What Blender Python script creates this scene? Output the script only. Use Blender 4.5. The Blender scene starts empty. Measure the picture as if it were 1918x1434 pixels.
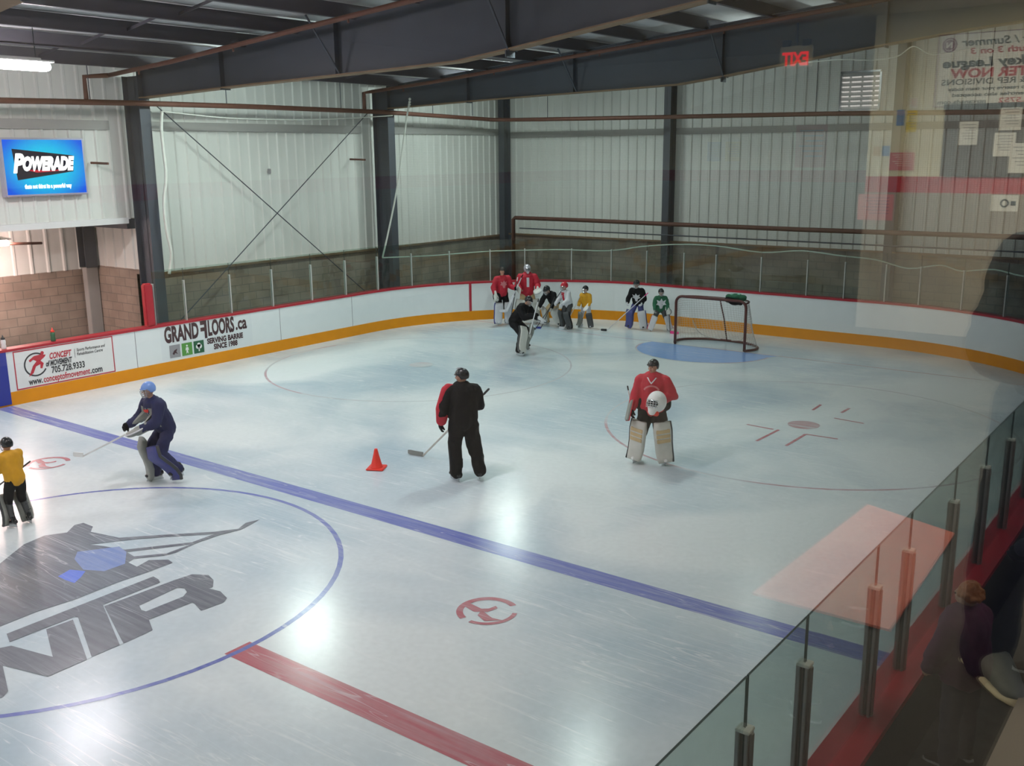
import bpy, bmesh, math, random
from math import sin, cos, pi, radians, sqrt, hypot
from mathutils import Vector, Matrix, Quaternion, noise
from mathutils.bvhtree import BVHTree
random.seed(7)
scene = bpy.context.scene
COL = scene.collection

# ------------------------------------------------------------------ materials
def new_mat(name):
    m = bpy.data.materials.new(name); m.use_nodes = True
    nt = m.node_tree; nt.nodes.clear()
    return m, nt, nt.nodes, nt.links

def mat(name, col, rough=0.6, metal=0.0, var=0.0, scale=6.0, spec=0.5, bump=0.0, coat=0.0, emit=None, estr=0.0, sheen=0.0):
    m, nt, N, L = new_mat(name)
    out = N.new('ShaderNodeOutputMaterial'); b = N.new('ShaderNodeBsdfPrincipled')
    L.new(b.outputs[0], out.inputs[0])
    b.inputs['Roughness'].default_value = rough; b.inputs['Metallic'].default_value = metal
    b.inputs['Specular IOR Level'].default_value = spec
    b.inputs['Coat Weight'].default_value = coat
    b.inputs['Sheen Weight'].default_value = sheen
    tc = N.new('ShaderNodeTexCoord')
    nz = N.new('ShaderNodeTexNoise'); nz.inputs['Scale'].default_value = scale; nz.inputs['Detail'].default_value = 5
    L.new(tc.outputs['Object'], nz.inputs['Vector'])
    mx = N.new('ShaderNodeMix'); mx.data_type = 'RGBA'
    d = [max(0.0, c * (1 - var)) for c in col]; l = [min(1.0, c * (1 + var * 0.6)) for c in col]
    mx.inputs[6].default_value = (*d, 1); mx.inputs[7].default_value = (*l, 1)
    L.new(nz.outputs['Fac'], mx.inputs[0]); L.new(mx.outputs[2], b.inputs['Base Color'])
    if bump:
        bp = N.new('ShaderNodeBump'); bp.inputs['Strength'].default_value = bump; bp.inputs['Distance'].default_value = 0.02
        L.new(nz.outputs['Fac'], bp.inputs['Height']); L.new(bp.outputs[0], b.inputs['Normal'])
    if emit:
        b.inputs['Emission Color'].default_value = (*emit, 1); b.inputs['Emission Strength'].default_value = estr
    return m

def emis(name, col, s):
    m, nt, N, L = new_mat(name)
    out = N.new('ShaderNodeOutputMaterial'); e = N.new('ShaderNodeEmission')
    e.inputs[0].default_value = (*col, 1); e.inputs[1].default_value = s
    L.new(e.outputs[0], out.inputs[0]); return m

def glass_mat(name, tint, ior=1.5, rough=0.0, gain=1.0):
    # thin sheet of glass: Fresnel reflection over tinted transmission
    m, nt, N, L = new_mat(name)
    out = N.new('ShaderNodeOutputMaterial'); tr = N.new('ShaderNodeBsdfTransparent'); gl = N.new('ShaderNodeBsdfGlossy')
    tr.inputs[0].default_value = (*tint, 1); gl.inputs['Roughness'].default_value = rough
    geo = N.new('ShaderNodeNewGeometry'); mp = N.new('ShaderNodeMath'); mp.operation = 'MULTIPLY_ADD'
    mp.inputs[1].default_value = 1.0 / ior - ior; mp.inputs[2].default_value = ior
    L.new(geo.outputs['Backfacing'], mp.inputs[0])
    fr = N.new('ShaderNodeFresnel'); L.new(mp.outputs[0], fr.inputs['IOR'])
    g = N.new('ShaderNodeMath'); g.operation = 'MULTIPLY'; g.inputs[1].default_value = gain; g.use_clamp = True
    L.new(fr.outputs[0], g.inputs[0])
    mx = N.new('ShaderNodeMixShader'); L.new(g.outputs[0], mx.inputs[0]); L.new(tr.outputs[0], mx.inputs[1]); L.new(gl.outputs[0], mx.inputs[2])
    L.new(mx.outputs[0], out.inputs[0]); return m

def ice_mat(name, col, fade=0.0):
    """ice sheet, or paint under the ice: the colour with frost, skate scratches and a clear glossy top"""
    m, nt, N, L = new_mat(name)
    out = N.new('ShaderNodeOutputMaterial'); b = N.new('ShaderNodeBsdfPrincipled'); L.new(b.outputs[0], out.inputs[0])
    geo = N.new('ShaderNodeNewGeometry')
    def mapped(rot, sc, loc=(0, 0, 0)):
        mp = N.new('ShaderNodeMapping'); mp.inputs['Rotation'].default_value = (0, 0, rot); mp.inputs['Scale'].default_value = sc
        mp.inputs['Location'].default_value = loc
        L.new(geo.outputs['Position'], mp.inputs[0]); return mp
    def noise(src, sc, det, dist=0.0):
        n = N.new('ShaderNodeTexNoise'); n.inputs['Scale'].default_value = sc; n.inputs['Detail'].default_value = det
        n.inputs['Distortion'].default_value = dist; L.new(src.outputs[0], n.inputs['Vector']); return n
    def ramp(src, a, c, lo=0.0, hi=1.0):
        r = N.new('ShaderNodeMapRange'); r.inputs[1].default_value = a; r.inputs[2].default_value = c
        r.inputs[3].default_value = lo; r.inputs[4].default_value = hi; L.new(src, r.inputs[0]); return r
    def mathn(op, a, c):
        n = N.new('ShaderNodeMath'); n.operation = op; n.use_clamp = True
        for i, v in enumerate((a, c)):
            if isinstance(v, (int, float)): n.inputs[i].default_value = v
            else: L.new(v, n.inputs[i])
        return n.outputs[0]
    frost = noise(mapped(0.3, (1, 1, 1)), 0.28, 4, 0.6)
    fine = noise(mapped(0.9, (1, 1, 1)), 14, 6)
    # long arcs left by skates: thin bands of distorted, stretched noise
    scr = None
    for k, (rot, sx, sy, s) in enumerate(((0.5, 0.25, 5.0, 1.1), (-0.7, 0.22, 6.0, 0.9), (1.35, 0.3, 5.0, 1.0), (2.3, 0.3, 7.0, 0.8))):
        n = noise(mapped(rot, (sx, sy, 1), (k * 3.1 + 0.43, k * 7.7 + 0.21, 0.37 + k * 0.29)), s, 2, 1.1)
        d = N.new('ShaderNodeMath'); d.operation = 'SUBTRACT'; L.new(n.outputs['Fac'], d.inputs[0]); d.inputs[1].default_value = 0.5
        ab = N.new('ShaderNodeMath'); ab.operation = 'ABSOLUTE'; L.new(d.outputs[0], ab.inputs[0])
        line = ramp(ab.outputs[0], 0.0, 0.009, 1.0, 0.0)
        gate = noise(mapped(rot, (1, 1, 1), (k * 11.0, 0, 0)), 0.45, 2)
        g = ramp(gate.outputs['Fac'], 0.46, 0.60)
        v = mathn('MULTIPLY', line.outputs[0], g.outputs[0])
        scr = v if scr is None else mathn('MAXIMUM', scr, v)
    base = N.new('ShaderNodeMix'); base.data_type = 'RGBA'
    if name == 'ice':
        base.inputs[6].default_value = (col[0] * 0.60, col[1] * 0.69, col[2] * 0.77, 1); base.inputs[7].default_value = (*col, 1)
        f = ramp(frost.outputs['Fac'], 0.36, 0.60)
        L.new(f.outputs[0], base.inputs[0])
    else:
        base.inputs[6].default_value = (*col, 1); base.inputs[7].default_value = (0.60, 0.65, 0.68, 1)
        st = noise(mapped(0.0, (0.6, 9, 1)), 1.6, 4)
        f = ramp(st.outputs['Fac'], 0.35, 0.75, fade * 0.55, min(1.0, fade * 1.4))
        pt = noise(mapped(1.0, (1, 1, 1)), 0.42, 2); pr = ramp(pt.outputs['Fac'], 0.38, 0.60, 1.0 - fade, min(1.6, 0.55 + fade * 1.6)) 
        L.new(mathn('MULTIPLY', f.outputs[0], pr.outputs[0]) if fade < 0.5 else mathn('MAXIMUM', f.outputs[0], ramp(pt.outputs['Fac'], 0.42, 0.58, 0.2, 0.95).outputs[0]), base.inputs[0])
    m2 = N.new('ShaderNodeMix'); m2.data_type = 'RGBA'; m2.inputs[7].default_value = (0.86, 0.90, 0.91, 1)
    L.new(base.outputs[2], m2.inputs[6]); L.new(mathn('MULTIPLY', scr, 0.7 if name == 'ice' else 0.4), m2.inputs[0])
    m3 = N.new('ShaderNodeMix'); m3.data_type = 'RGBA'; m3.blend_type = 'MULTIPLY'; m3.inputs[0].default_value = 1.0
    fr = N.new('ShaderNodeMapRange'); fr.inputs[1].default_value = 0.3; fr.inputs[2].default_value = 0.7; fr.inputs[3].default_value = 0.93; fr.inputs[4].default_value = 1.0
    L.new(fine.outputs['Fac'], fr.inputs[0]); L.new(m2.outputs[2], m3.inputs[6]); L.new(fr.outputs[0], m3.inputs[7])
    L.new(m3.outputs[2], b.inputs['Base Color'])


    b.inputs['Roughness'].default_value = 0.21; b.inputs['Specular IOR Level'].default_value = 0.5
    b.inputs['IOR'].default_value = 1.36
    bp = N.new('ShaderNodeBump'); bp.inputs['Strength'].default_value = 0.10; bp.inputs['Distance'].default_value = 0.01
    L.new(fine.outputs['Fac'], bp.inputs['Height']); L.new(bp.outputs[0], b.inputs['Normal'])
    return m

def masonry_mat():
    m, nt, N, L = new_mat('concrete_block')
    out = N.new('ShaderNodeOutputMaterial'); b = N.new('ShaderNodeBsdfPrincipled'); L.new(b.outputs[0], out.inputs[0])
    geo = N.new('ShaderNodeNewGeometry'); sep = N.new('ShaderNodeSeparateXYZ'); L.new(geo.outputs['Position'], sep.inputs[0])
    ad = N.new('ShaderNodeMath'); ad.operation = 'ADD'; L.new(sep.outputs[0], ad.inputs[0]); L.new(sep.outputs[1], ad.inputs[1])
    cb = N.new('ShaderNodeCombineXYZ'); L.new(ad.outputs[0], cb.inputs[0]); L.new(sep.outputs[2], cb.inputs[1])
    br = N.new('ShaderNodeTexBrick'); L.new(cb.outputs[0], br.inputs['Vector'])
    br.inputs['Scale'].default_value = 1.0; br.inputs['Brick Width'].default_value = 0.42; br.inputs['Row Height'].default_value = 0.205
    br.inputs['Mortar Size'].default_value = 0.012; br.inputs['Color1'].default_value = (0.37, 0.28, 0.225, 1); br.inputs['Color2'].default_value = (0.30, 0.235, 0.19, 1)
    br.inputs['Mortar'].default_value = (0.21, 0.175, 0.15, 1); br.inputs['Mortar Smooth'].default_value = 0.6
    nz = N.new('ShaderNodeTexNoise'); nz.inputs['Scale'].default_value = 1.6; nz.inputs['Detail'].default_value = 6; L.new(geo.outputs['Position'], nz.inputs['Vector'])
    mx = N.new('ShaderNodeMix'); mx.data_type = 'RGBA'; mx.blend_type = 'MULTIPLY'; mx.inputs[0].default_value = 0.8
    rp = N.new('ShaderNodeMapRange'); rp.inputs[1].default_value = 0.3; rp.inputs[2].default_value = 0.7; rp.inputs[3].default_value = 0.6; rp.inputs[4].default_value = 1.15
    L.new(nz.outputs['Fac'], rp.inputs[0]); L.new(br.outputs['Color'], mx.inputs[6]); L.new(rp.outputs[0], mx.inputs[7])
    L.new(mx.outputs[2], b.inputs['Base Color']); b.inputs['Roughness'].default_value = 0.9
    bp = N.new('ShaderNodeBump'); bp.inputs['Strength'].default_value = 0.4; L.new(br.outputs['Fac'], bp.inputs['Height']); bp.invert = True
    L.new(bp.outputs[0], b.inputs['Normal']); return m

def liner_mat():
    """white liner sheet with faint grime streaks running down it"""
    m, nt, N, L = new_mat('white_liner_sheet')
    out = N.new('ShaderNodeOutputMaterial'); b = N.new('ShaderNodeBsdfPrincipled'); L.new(b.outputs[0], out.inputs[0])
    geo = N.new('ShaderNodeNewGeometry'); mp = N.new('ShaderNodeMapping'); mp.inputs['Scale'].default_value = (2.2, 2.2, 0.18); L.new(geo.outputs['Position'], mp.inputs[0])
    nz = N.new('ShaderNodeTexNoise'); nz.inputs['Scale'].default_value = 1.5; nz.inputs['Detail'].default_value = 5; L.new(mp.outputs[0], nz.inputs['Vector'])
    mx = N.new('ShaderNodeMix'); mx.data_type = 'RGBA'; mx.inputs[6].default_value = (0.62, 0.63, 0.59, 1); mx.inputs[7].default_value = (0.80, 0.81, 0.77, 1)
    L.new(nz.outputs['Fac'], mx.inputs[0]); L.new(mx.outputs[2], b.inputs['Base Color']); b.inputs['Roughness'].default_value = 0.55
    return m

def net_mat(name, col, cell, th, axes):
    """knotted netting: strands on a square grid, holes open"""
    m, nt, N, L = new_mat(name)
    out = N.new('ShaderNodeOutputMaterial'); b = N.new('ShaderNodeBsdfDiffuse'); b.inputs[0].default_value = (*col, 1)
    tr = N.new('ShaderNodeBsdfTransparent'); geo = N.new('ShaderNodeNewGeometry'); sep = N.new('ShaderNodeSeparateXYZ'); L.new(geo.outputs['Position'], sep.inputs[0])
    outs = []
    for ax in axes:
        if ax == 'u':
            a = N.new('ShaderNodeMath'); a.operation = 'ADD'; L.new(sep.outputs[0], a.inputs[0]); L.new(sep.outputs[1], a.inputs[1]); s = a.outputs[0]
        else: s = sep.outputs[2]
        d = N.new('ShaderNodeMath'); d.operation = 'PINGPONG'; d.inputs[1].default_value = cell / 2; L.new(s, d.inputs[0])
        c = N.new('ShaderNodeMath'); c.operation = 'LESS_THAN'; c.inputs[1].default_value = th; L.new(d.outputs[0], c.inputs[0]); outs.append(c.outputs[0])
    mxm = N.new('ShaderNodeMath'); mxm.operation = 'MAXIMUM'; L.new(outs[0], mxm.inputs[0]); L.new(outs[1], mxm.inputs[1])
    ms = N.new('ShaderNodeMixShader'); L.new(mxm.outputs[0], ms.inputs[0]); L.new(tr.outputs[0], ms.inputs[1]); L.new(b.outputs[0], ms.inputs[2]); L.new(ms.outputs[0], out.inputs[0])
    return m

M = {}
M['ice'] = ice_mat('ice', (0.80, 0.86, 0.87))
M['p_blue'] = ice_mat('blue_paint_under_ice', (0.10, 0.13, 0.50), 0.30)
M['p_red'] = ice_mat('red_paint_under_ice', (0.50, 0.06, 0.09), 0.34)
M['p_redthin'] = ice_mat('thin_red_paint_under_ice', (0.52, 0.12, 0.15), 0.6)
M['p_faint'] = ice_mat('worn_red_paint_under_ice', (0.62, 0.50, 0.51), 0.9)
M['p_crease'] = ice_mat('crease_blue_under_ice', (0.16, 0.36, 0.80), 0.22)
M['p_grey'] = ice_mat('grey_paint_under_ice', (0.125, 0.13, 0.165), 0.24)
M['p_logoblue'] = ice_mat('logo_blue_under_ice', (0.16, 0.24, 0.60), 0.30)
M['p_logobright'] = ice_mat('logo_bright_blue_under_ice', (0.13, 0.22, 0.85), 0.15)
M['block'] = masonry_mat()
M['liner'] = liner_mat()
M['steel'] = mat('blue_grey_painted_steel', (0.055, 0.066, 0.088), 0.55, 0.1, 0.25, 3)
M['steel_lt'] = mat('blue_grey_flange_steel', (0.12, 0.135, 0.16), 0.5, 0.1, 0.2, 3)
M['purlin'] = mat('purlin_steel', (0.065, 0.062, 0.080), 0.55, 0.1, 0.3, 3)
M['roof'] = mat('white_roof_insulation', (0.62, 0.61, 0.62), 0.7, 0, 0.12, 1.5)
M['rust'] = mat('rusty_red_pipe', (0.13, 0.05, 0.035), 0.6, 0.2, 0.5, 9)
M['flange'] = mat('rust_tinted_flange', (0.22, 0.14, 0.08), 0.6, 0.1, 0.35, 4)
M['board'] = mat('white_board_plastic', (0.80, 0.83, 0.84), 0.32, 0, 0.07, 5, coat=0.2)
M['kick'] = mat('yellow_kick_plate', (0.78, 0.29, 0.004), 0.5, 0, 0.12, 4, spec=0.3)
M['cap'] = mat('red_cap_rail', (0.42, 0.012, 0.03), 0.38, 0, 0.15, 4)
M['b_blue'] = mat('blue_board_stripe', (0.02, 0.035, 0.30), 0.4, 0, 0.1, 4)
M['b_red'] = mat('red_board_stripe', (0.42, 0.02, 0.04), 0.4, 0, 0.1, 4)
M['concrete'] = mat('dark_rubber_floor', (0.035, 0.035, 0.035), 0.85, 0, 0.4, 12, bump=0.2)
M['shield'] = glass_mat('rink_shield_glass', (0.83, 0.90, 0.87), 1.5, 0.0, 0.8)
M['shield_edge'] = mat('dark_glass_edge', (0.03, 0.06, 0.055), 0.3)
M['pane'] = glass_mat('lobby_window_glass', (0.97, 0.985, 0.97), 1.5, 0.0, 1.0)
M['alu'] = mat('aluminium_post', (0.34, 0.33, 0.33), 0.35, 0.75, 0.15, 5)
M['alu_wh'] = mat('pale_post', (0.62, 0.64, 0.62), 0.4, 0.3, 0.1, 5)
M['white'] = mat('white_plastic', (0.80, 0.80, 0.79), 0.4, 0, 0.06, 6)
M['offwhite'] = mat('off_white_pad_leather', (0.62, 0.62, 0.58), 0.5, 0, 0.2, 9)
M['black'] = mat('black_nylon', (0.004, 0.0045, 0.007), 0.75, 0, 0.3, 9, spec=0.2)
M['blacksh'] = mat('black_shell_plastic', (0.012, 0.014, 0.018), 0.25, 0, 0.2, 6)
M['red'] = mat('red_knit', (0.50, 0.012, 0.035), 0.7, 0, 0.2, 14, bump=0.2)
M['redsh'] = mat('red_shell_plastic', (0.55, 0.02, 0.04), 0.3, 0, 0.1, 6)
M['yellow'] = mat('yellow_knit', (0.72, 0.36, 0.01), 0.7, 0, 0.2, 14, bump=0.2)
M['green'] = mat('green_knit', (0.010, 0.13, 0.06), 0.7, 0, 0.2, 14, bump=0.2)
M['navy'] = mat('navy_knit', (0.008, 0.013, 0.075), 0.7, 0, 0.2, 14, bump=0.2)
M['whiteknit'] = mat('white_knit', (0.66, 0.66, 0.70), 0.7, 0, 0.12, 14, bump=0.2)
M['ltblue'] = mat('light_blue_shell', (0.20, 0.36, 0.78), 0.3, 0, 0.1, 6)
M['padblue'] = mat('blue_pad_leather', (0.05, 0.06, 0.24), 0.5, 0, 0.2, 8)
M['padgrey'] = mat('grey_pad_leather', (0.26, 0.27, 0.25), 0.55, 0, 0.25, 8)
M['paddark'] = mat('charcoal_pad_leather', (0.05, 0.055, 0.06), 0.55, 0, 0.25, 8)
M['tan'] = mat('tan_pad_leather', (0.60, 0.44, 0.24), 0.5, 0, 0.15, 8)
M['skin'] = mat('skin', (0.50, 0.27, 0.19), 0.5, 0, 0.08, 10)
M['lips'] = mat('lips', (0.40, 0.12, 0.10), 0.5)
M['eye'] = mat('dark_eye', (0.02, 0.015, 0.012), 0.2)
M['hairdark'] = mat('dark_hair', (0.018, 0.012, 0.01), 0.6, 0, 0.4, 40)
M['hairginger'] = mat('ginger_hair', (0.42, 0.13, 0.03), 0.55, 0, 0.5, 40, bump=0.4)
M['metal'] = mat('bright_steel', (0.60, 0.62, 0.64), 0.25, 0.9, 0.1, 6)
M['silver'] = mat('silver_shell', (0.58, 0.56, 0.62), 0.25, 0.5, 0.15, 6)
M['wood'] = mat('pale_stick', (0.55, 0.53, 0.48), 0.5, 0, 0.15, 6)
M['pink'] = mat('pink_plastic', (0.80, 0.03, 0.25), 0.4, 0, 0.1, 6)
M['cone'] = mat('orange_red_cone', (0.82, 0.035, 0.02), 0.45, 0, 0.08, 6)
M['goalred'] = mat('dull_red_goal_pipe', (0.10, 0.026, 0.024), 0.45, 0.2, 0.3, 6)
M['netting'] = mat('goal_netting_cord', (0.55, 0.55, 0.52), 0.8, 0, 0.1, 6)
M['rope'] = mat('pale_net_rope', (0.66, 0.68, 0.62), 0.7, 0, 0.1, 6)
M['purple'] = mat('purple_fleece', (0.09, 0.008, 0.06), 0.8, 0, 0.3, 12, bump=0.2)
M['jeans'] = mat('dark_navy_cloth', (0.010, 0.012, 0.030), 0.8, 0, 0.3, 12)
M['grey_sneaker'] = mat('grey_sneaker_mesh', (0.16, 0.17, 0.17), 0.7, 0, 0.3, 30)
M['sole'] = mat('cream_sneaker_sole', (0.62, 0.56, 0.42), 0.6, 0, 0.1, 10)
M['lobbywall'] = mat('cream_lobby_paint', (0.70, 0.66, 0.50), 0.7, 0, 0.06, 3)
M['lobbylow'] = mat('taupe_lobby_paint', (0.33, 0.29, 0.25), 0.7, 0, 0.1, 3)
M['lobbystripe'] = mat('red_lobby_stripe', (0.45, 0.03, 0.05), 0.6, 0, 0.1, 3)
M['lobbyceil'] = mat('cream_ceiling_tile', (0.72, 0.68, 0.52), 0.8, 0, 0.08, 3)
M['lobbyfloor'] = mat('dark_lobby_carpet', (0.06, 0.055, 0.055), 0.9, 0, 0.35, 30)
M['mat_red'] = mat('red_floor_mat', (0.60, 0.16, 0.12), 0.8, 0, 0.15, 20)
M['paper'] = mat('white_paper', (0.82, 0.81, 0.76), 0.8, 0, 0.04, 5)
M['boardbrown'] = mat('dark_notice_board', (0.10, 0.075, 0.065), 0.7, 0, 0.2, 8)
M['ink'] = mat('dark_ink', (0.045, 0.045, 0.05), 0.6)
M['inkred'] = mat('red_ink', (0.50, 0.03, 0.05), 0.6)
M['inkgreen'] = mat('green_ink', (0.10, 0.30, 0.06), 0.6)
M['inkdkgreen'] = mat('dark_green_ink', (0.02, 0.11, 0.05), 0.6)
M['inkgrey'] = mat('grey_ink', (0.30, 0.29, 0.31), 0.6)
M['inkpurple'] = mat('purple_ink', (0.22, 0.06, 0.16), 0.6)
M['postery'] = mat('yellow_poster', (0.75, 0.60, 0.10), 0.7)
M['posterb'] = mat('blue_poster', (0.16, 0.28, 0.55), 0.7)
M['posterp'] = mat('pink_poster', (0.62, 0.20, 0.22), 0.7)
M['chairwood'] = mat('brown_chair_wood', (0.20, 0.10, 0.05), 0.5, 0, 0.2, 8)

# ------------------------------------------------------------------ object helpers
def prop(o, label=None, cat=None, group=None, kind=None):
    if label: o['label'] = label
    if cat: o['category'] = cat
    if group: o['group'] = group
    if kind: o['kind'] = kind
    return o

def mesh_obj(name, me, m=None, parent=None):
    o = bpy.data.objects.new(name, me); COL.objects.link(o)
    if m is not None: me.materials.append(m)
    if parent: o.parent = parent
    return o

def empty(name, loc=(0, 0, 0), rz=0.0, label=None, cat=None, group=None):
    o = bpy.data.objects.new(name, None); COL.objects.link(o); o.empty_display_size = 0.1
    o.location = loc; o.rotation_euler = (0, 0, rz)
    return prop(o, label, cat, group)

class MB:
    """collects simple solids into one mesh"""
    def __init__(s): s.v = []; s.f = []
    def add(s, vs, fs):
        n = len(s.v); s.v += [Vector(p) for p in vs]; s.f += [tuple(i + n for i in f) for f in fs]; return s
    def box(s, c, d, R=None):
        c = Vector(c); h = [x / 2 for x in d]; vs = []
        for z in (-1, 1):
            for y in (-1, 1):
                for x in (-1, 1):
                    p = Vector((x * h[0], y * h[1], z * h[2]))
                    vs.append(c + (R @ p if R else p))
        return s.add(vs, [(0, 2, 3, 1), (4, 5, 7, 6), (0, 1, 5, 4), (2, 6, 7, 3), (0, 4, 6, 2), (1, 3, 7, 5)])
    def bar(s, a, b, w, h):
        a, b = Vector(a), Vector(b); d = b - a; q = frame(d)
        return s.box((a + b) / 2, (w, h, d.length), q)
    def tube(s, pts, r, n=8, caps=True):
        pts = [Vector(p) for p in pts]; rs = r if isinstance(r, (list, tuple)) else [r] * len(pts)
        base = len(s.v); ref = None
        for i, p in enumerate(pts):
            d = (pts[min(i + 1, len(pts) - 1)] - pts[max(i - 1, 0)])
            q = frame(d, ref); ref = q.col[0].copy()
            for k in range(n):
                a = 2 * pi * k / n; s.v.append(p + q @ Vector((cos(a) * rs[i], sin(a) * rs[i], 0)))
        for i in range(len(pts) - 1):
            for k in range(n):
                a = base + i * n + k; b = base + i * n + (k + 1) % n; s.f.append((a, b, b + n, a + n))
        if caps:
            s.f.append(tuple(base + k for k in reversed(range(n)))); s.f.append(tuple(base + (len(pts) - 1) * n + k for k in range(n)))
        return s
    def loft(s, rings):
        n = len(rings[0]); base = len(s.v)
        for r in rings: s.v += [Vector(p) for p in r]
        for i in range(len(rings) - 1):
            for k in range(n):
                a = base + i * n + k; b = base + i * n + (k + 1) % n; s.f.append((a, b, b + n, a + n))
        s.f.append(tuple(base + k for k in reversed(range(n)))); s.f.append(tuple(base + (len(rings) - 1) * n + k for k in range(n)))
        return s
    def ball(s, c, r, R=None, nu=14, nv=9):
        c = Vector(c); r = (r, r, r) if isinstance(r, (int, float)) else r
        vs = [c + (R @ Vector((0, 0, r[2])) if R else Vector((0, 0, r[2])))]
        for i in range(1, nv):
            t = pi * i / nv
            for k in range(nu):
                a = 2 * pi * k / nu; p = Vector((sin(t) * cos(a) * r[0], sin(t) * sin(a) * r[1], cos(t) * r[2])); vs.append(c + (R @ p if R else p))
        vs.append(c - (R @ Vector((0, 0, r[2])) if R else Vector((0, 0, r[2]))))
        fs = [(0, 1 + k, 1 + (k + 1) % nu) for k in range(nu)]
        for i in range(nv - 2):
            for k in range(nu):
                a = 1 + i * nu + k; b = 1 + i * nu + (k + 1) % nu; fs.append((a, a + nu, b + nu, b))
        e = 1 + (nv - 1) * nu; o = 1 + (nv - 2) * nu
        fs += [(e, o + (k + 1) % nu, o + k) for k in range(nu)]
        return s.add(vs, fs)
    def cap(s, a, b, ra, rb, sx=1.0, sy=1.0, up=None, n=14):
        """tapered capsule, optionally flattened"""
        a, b = Vector(a), Vector(b); q = frame(b - a, up)
        L = (b - a).length; rings = []
        for i in range(1, 5):
            t = pi / 2 * i / 4; rings.append((-cos(t) * ra, sin(t) * ra))
        for i in range(0, 4):
            t = pi / 2 * i / 4; rings.append((L + sin(t) * rb, cos(t) * rb))
        rr = []
        for z, r in rings:
            rr.append([a + q @ Vector((cos(2 * pi * k / n) * r * sx, sin(2 * pi * k / n) * r * sy, z)) for k in range(n)])
        base = len(s.v); s.loft(rr); return s
    def mesh(s, name):
        me = bpy.data.meshes.new(name); me.from_pydata([tuple(v) for v in s.v], [], s.f); me.update(); return me
    def build(s, name, m, parent=None, smooth=False, bevel=0.0, seg=2):
        me = s.mesh(name)
        bm = bmesh.new(); bm.from_mesh(me); bmesh.ops.recalc_face_normals(bm, faces=bm.faces); 
        if bevel:
            bmesh.ops.bevel(bm, geom=[e for e in bm.edges if len(e.link_faces) == 2 and e.calc_face_angle(0) > 0.5], offset=bevel, segments=seg, affect='EDGES', clamp_overlap=True)
        bm.to_mesh(me); bm.free()
        if smooth:
            for p in me.polygons: p.use_smooth = True
        return mesh_obj(name, me, m, parent)
    def blob(s, name, m, parent=None, voxel=0.02, smooth=3, keep=None, folds=0.0, seed=0.0):
        """weld everything into one continuous skin"""
        me = s.mesh(name)
        bm = bmesh.new(); bm.from_mesh(me); bmesh.ops.recalc_face_normals(bm, faces=bm.faces); bm.to_mesh(me); bm.free()
        t = bpy.data.objects.new(name + '_tmp', me); COL.objects.link(t)
        r = t.modifiers.new('r', 'REMESH'); r.mode = 'VOXEL'; r.voxel_size = voxel; r.use_smooth_shade = True
        if smooth:
            sm = t.modifiers.new('s', 'SMOOTH'); sm.factor = 0.5; sm.iterations = smooth
        dg = bpy.context.evaluated_depsgraph_get(); ev = t.evaluated_get(dg)
        res = bpy.data.meshes.new_from_object(ev, depsgraph=dg)
        bpy.data.objects.remove(t); bpy.data.meshes.remove(me)
        res.name = name; res.materials.clear()
        if keep:
            bm = bmesh.new(); bm.from_mesh(res)
            bmesh.ops.delete(bm, geom=[f for f in bm.faces if not keep(f.calc_center_median())], context='FACES')
            bm.to_mesh(res); bm.free()
        if folds:      # loose cloth: soft creases
            nz = [(v.co.copy(), v.normal.copy()) for v in res.vertices]
            for v, (c, n) in zip(res.vertices, nz):
                q = Vector((c.x * 9 + seed, c.y * 9, c.z * 5 + 2.0 * noise.noise(c * 3.0)))
                v.co = c + n * folds * (noise.noise(q) + 0.5 * abs(noise.noise(q * 2.3)))
        for p in res.polygons: p.use_smooth = True
        return mesh_obj(name, res, m, parent)

def frame(d, up=None):
    z = Vector(d); z = z.normalized() if z.length > 1e-9 else Vector((0, 0, 1))
    u = Vector(up) if up is not None else Vector((0, 0, 1))
    if up is None and abs(z.dot(u)) > 0.95: u = Vector((1, 0, 0)) 
    x = u - z * u.dot(z)
    if x.length < 1e-5: x = Vector((0, 1, 0)) - z * z.y
    if x.length < 1e-5: x = Vector((1, 0, 0)) - z * z.x
    x.normalize(); y = z.cross(x)
    return Matrix((x, y, z)).transposed()

def superring(c, q, w, t, n=20, e=3.2):
    out = []
    for k in range(n):
        a = 2 * pi * k / n; ca, sa = cos(a), sin(a)
        x = (abs(ca) ** (2 / e)) * (1 if ca >= 0 else -1) * w / 2; y = (abs(sa) ** (2 / e)) * (1 if sa >= 0 else -1) * t / 2
        out.append(Vector(c) + q @ Vector((x, y, 0)))
    return out

def poly2d(polys, name='tmp'):
    """filled flat shape with holes -> (2D verts, faces)"""
    cu = bpy.data.curves.new(name, 'CURVE'); cu.dimensions = '2D'; cu.fill_mode = 'BOTH'
    for pl in polys:
        sp = cu.splines.new('POLY'); sp.points.add(len(pl) - 1)
        for i, p in enumerate(pl): sp.points[i].co = (p[0], p[1], 0, 1)
        sp.use_cyclic_u = True
    o = bpy.data.objects.new(name, cu); COL.objects.link(o); dg = bpy.context.evaluated_depsgraph_get(); dg.update()
    me = bpy.data.meshes.new_from_object(o.evaluated_get(dg), depsgraph=dg)
    r = ([(v.co.x, v.co.y) for v in me.vertices], [tuple(p.vertices) for p in me.polygons])
    bpy.data.objects.remove(o); bpy.data.curves.remove(cu); bpy.data.meshes.remove(me); return r

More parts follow.
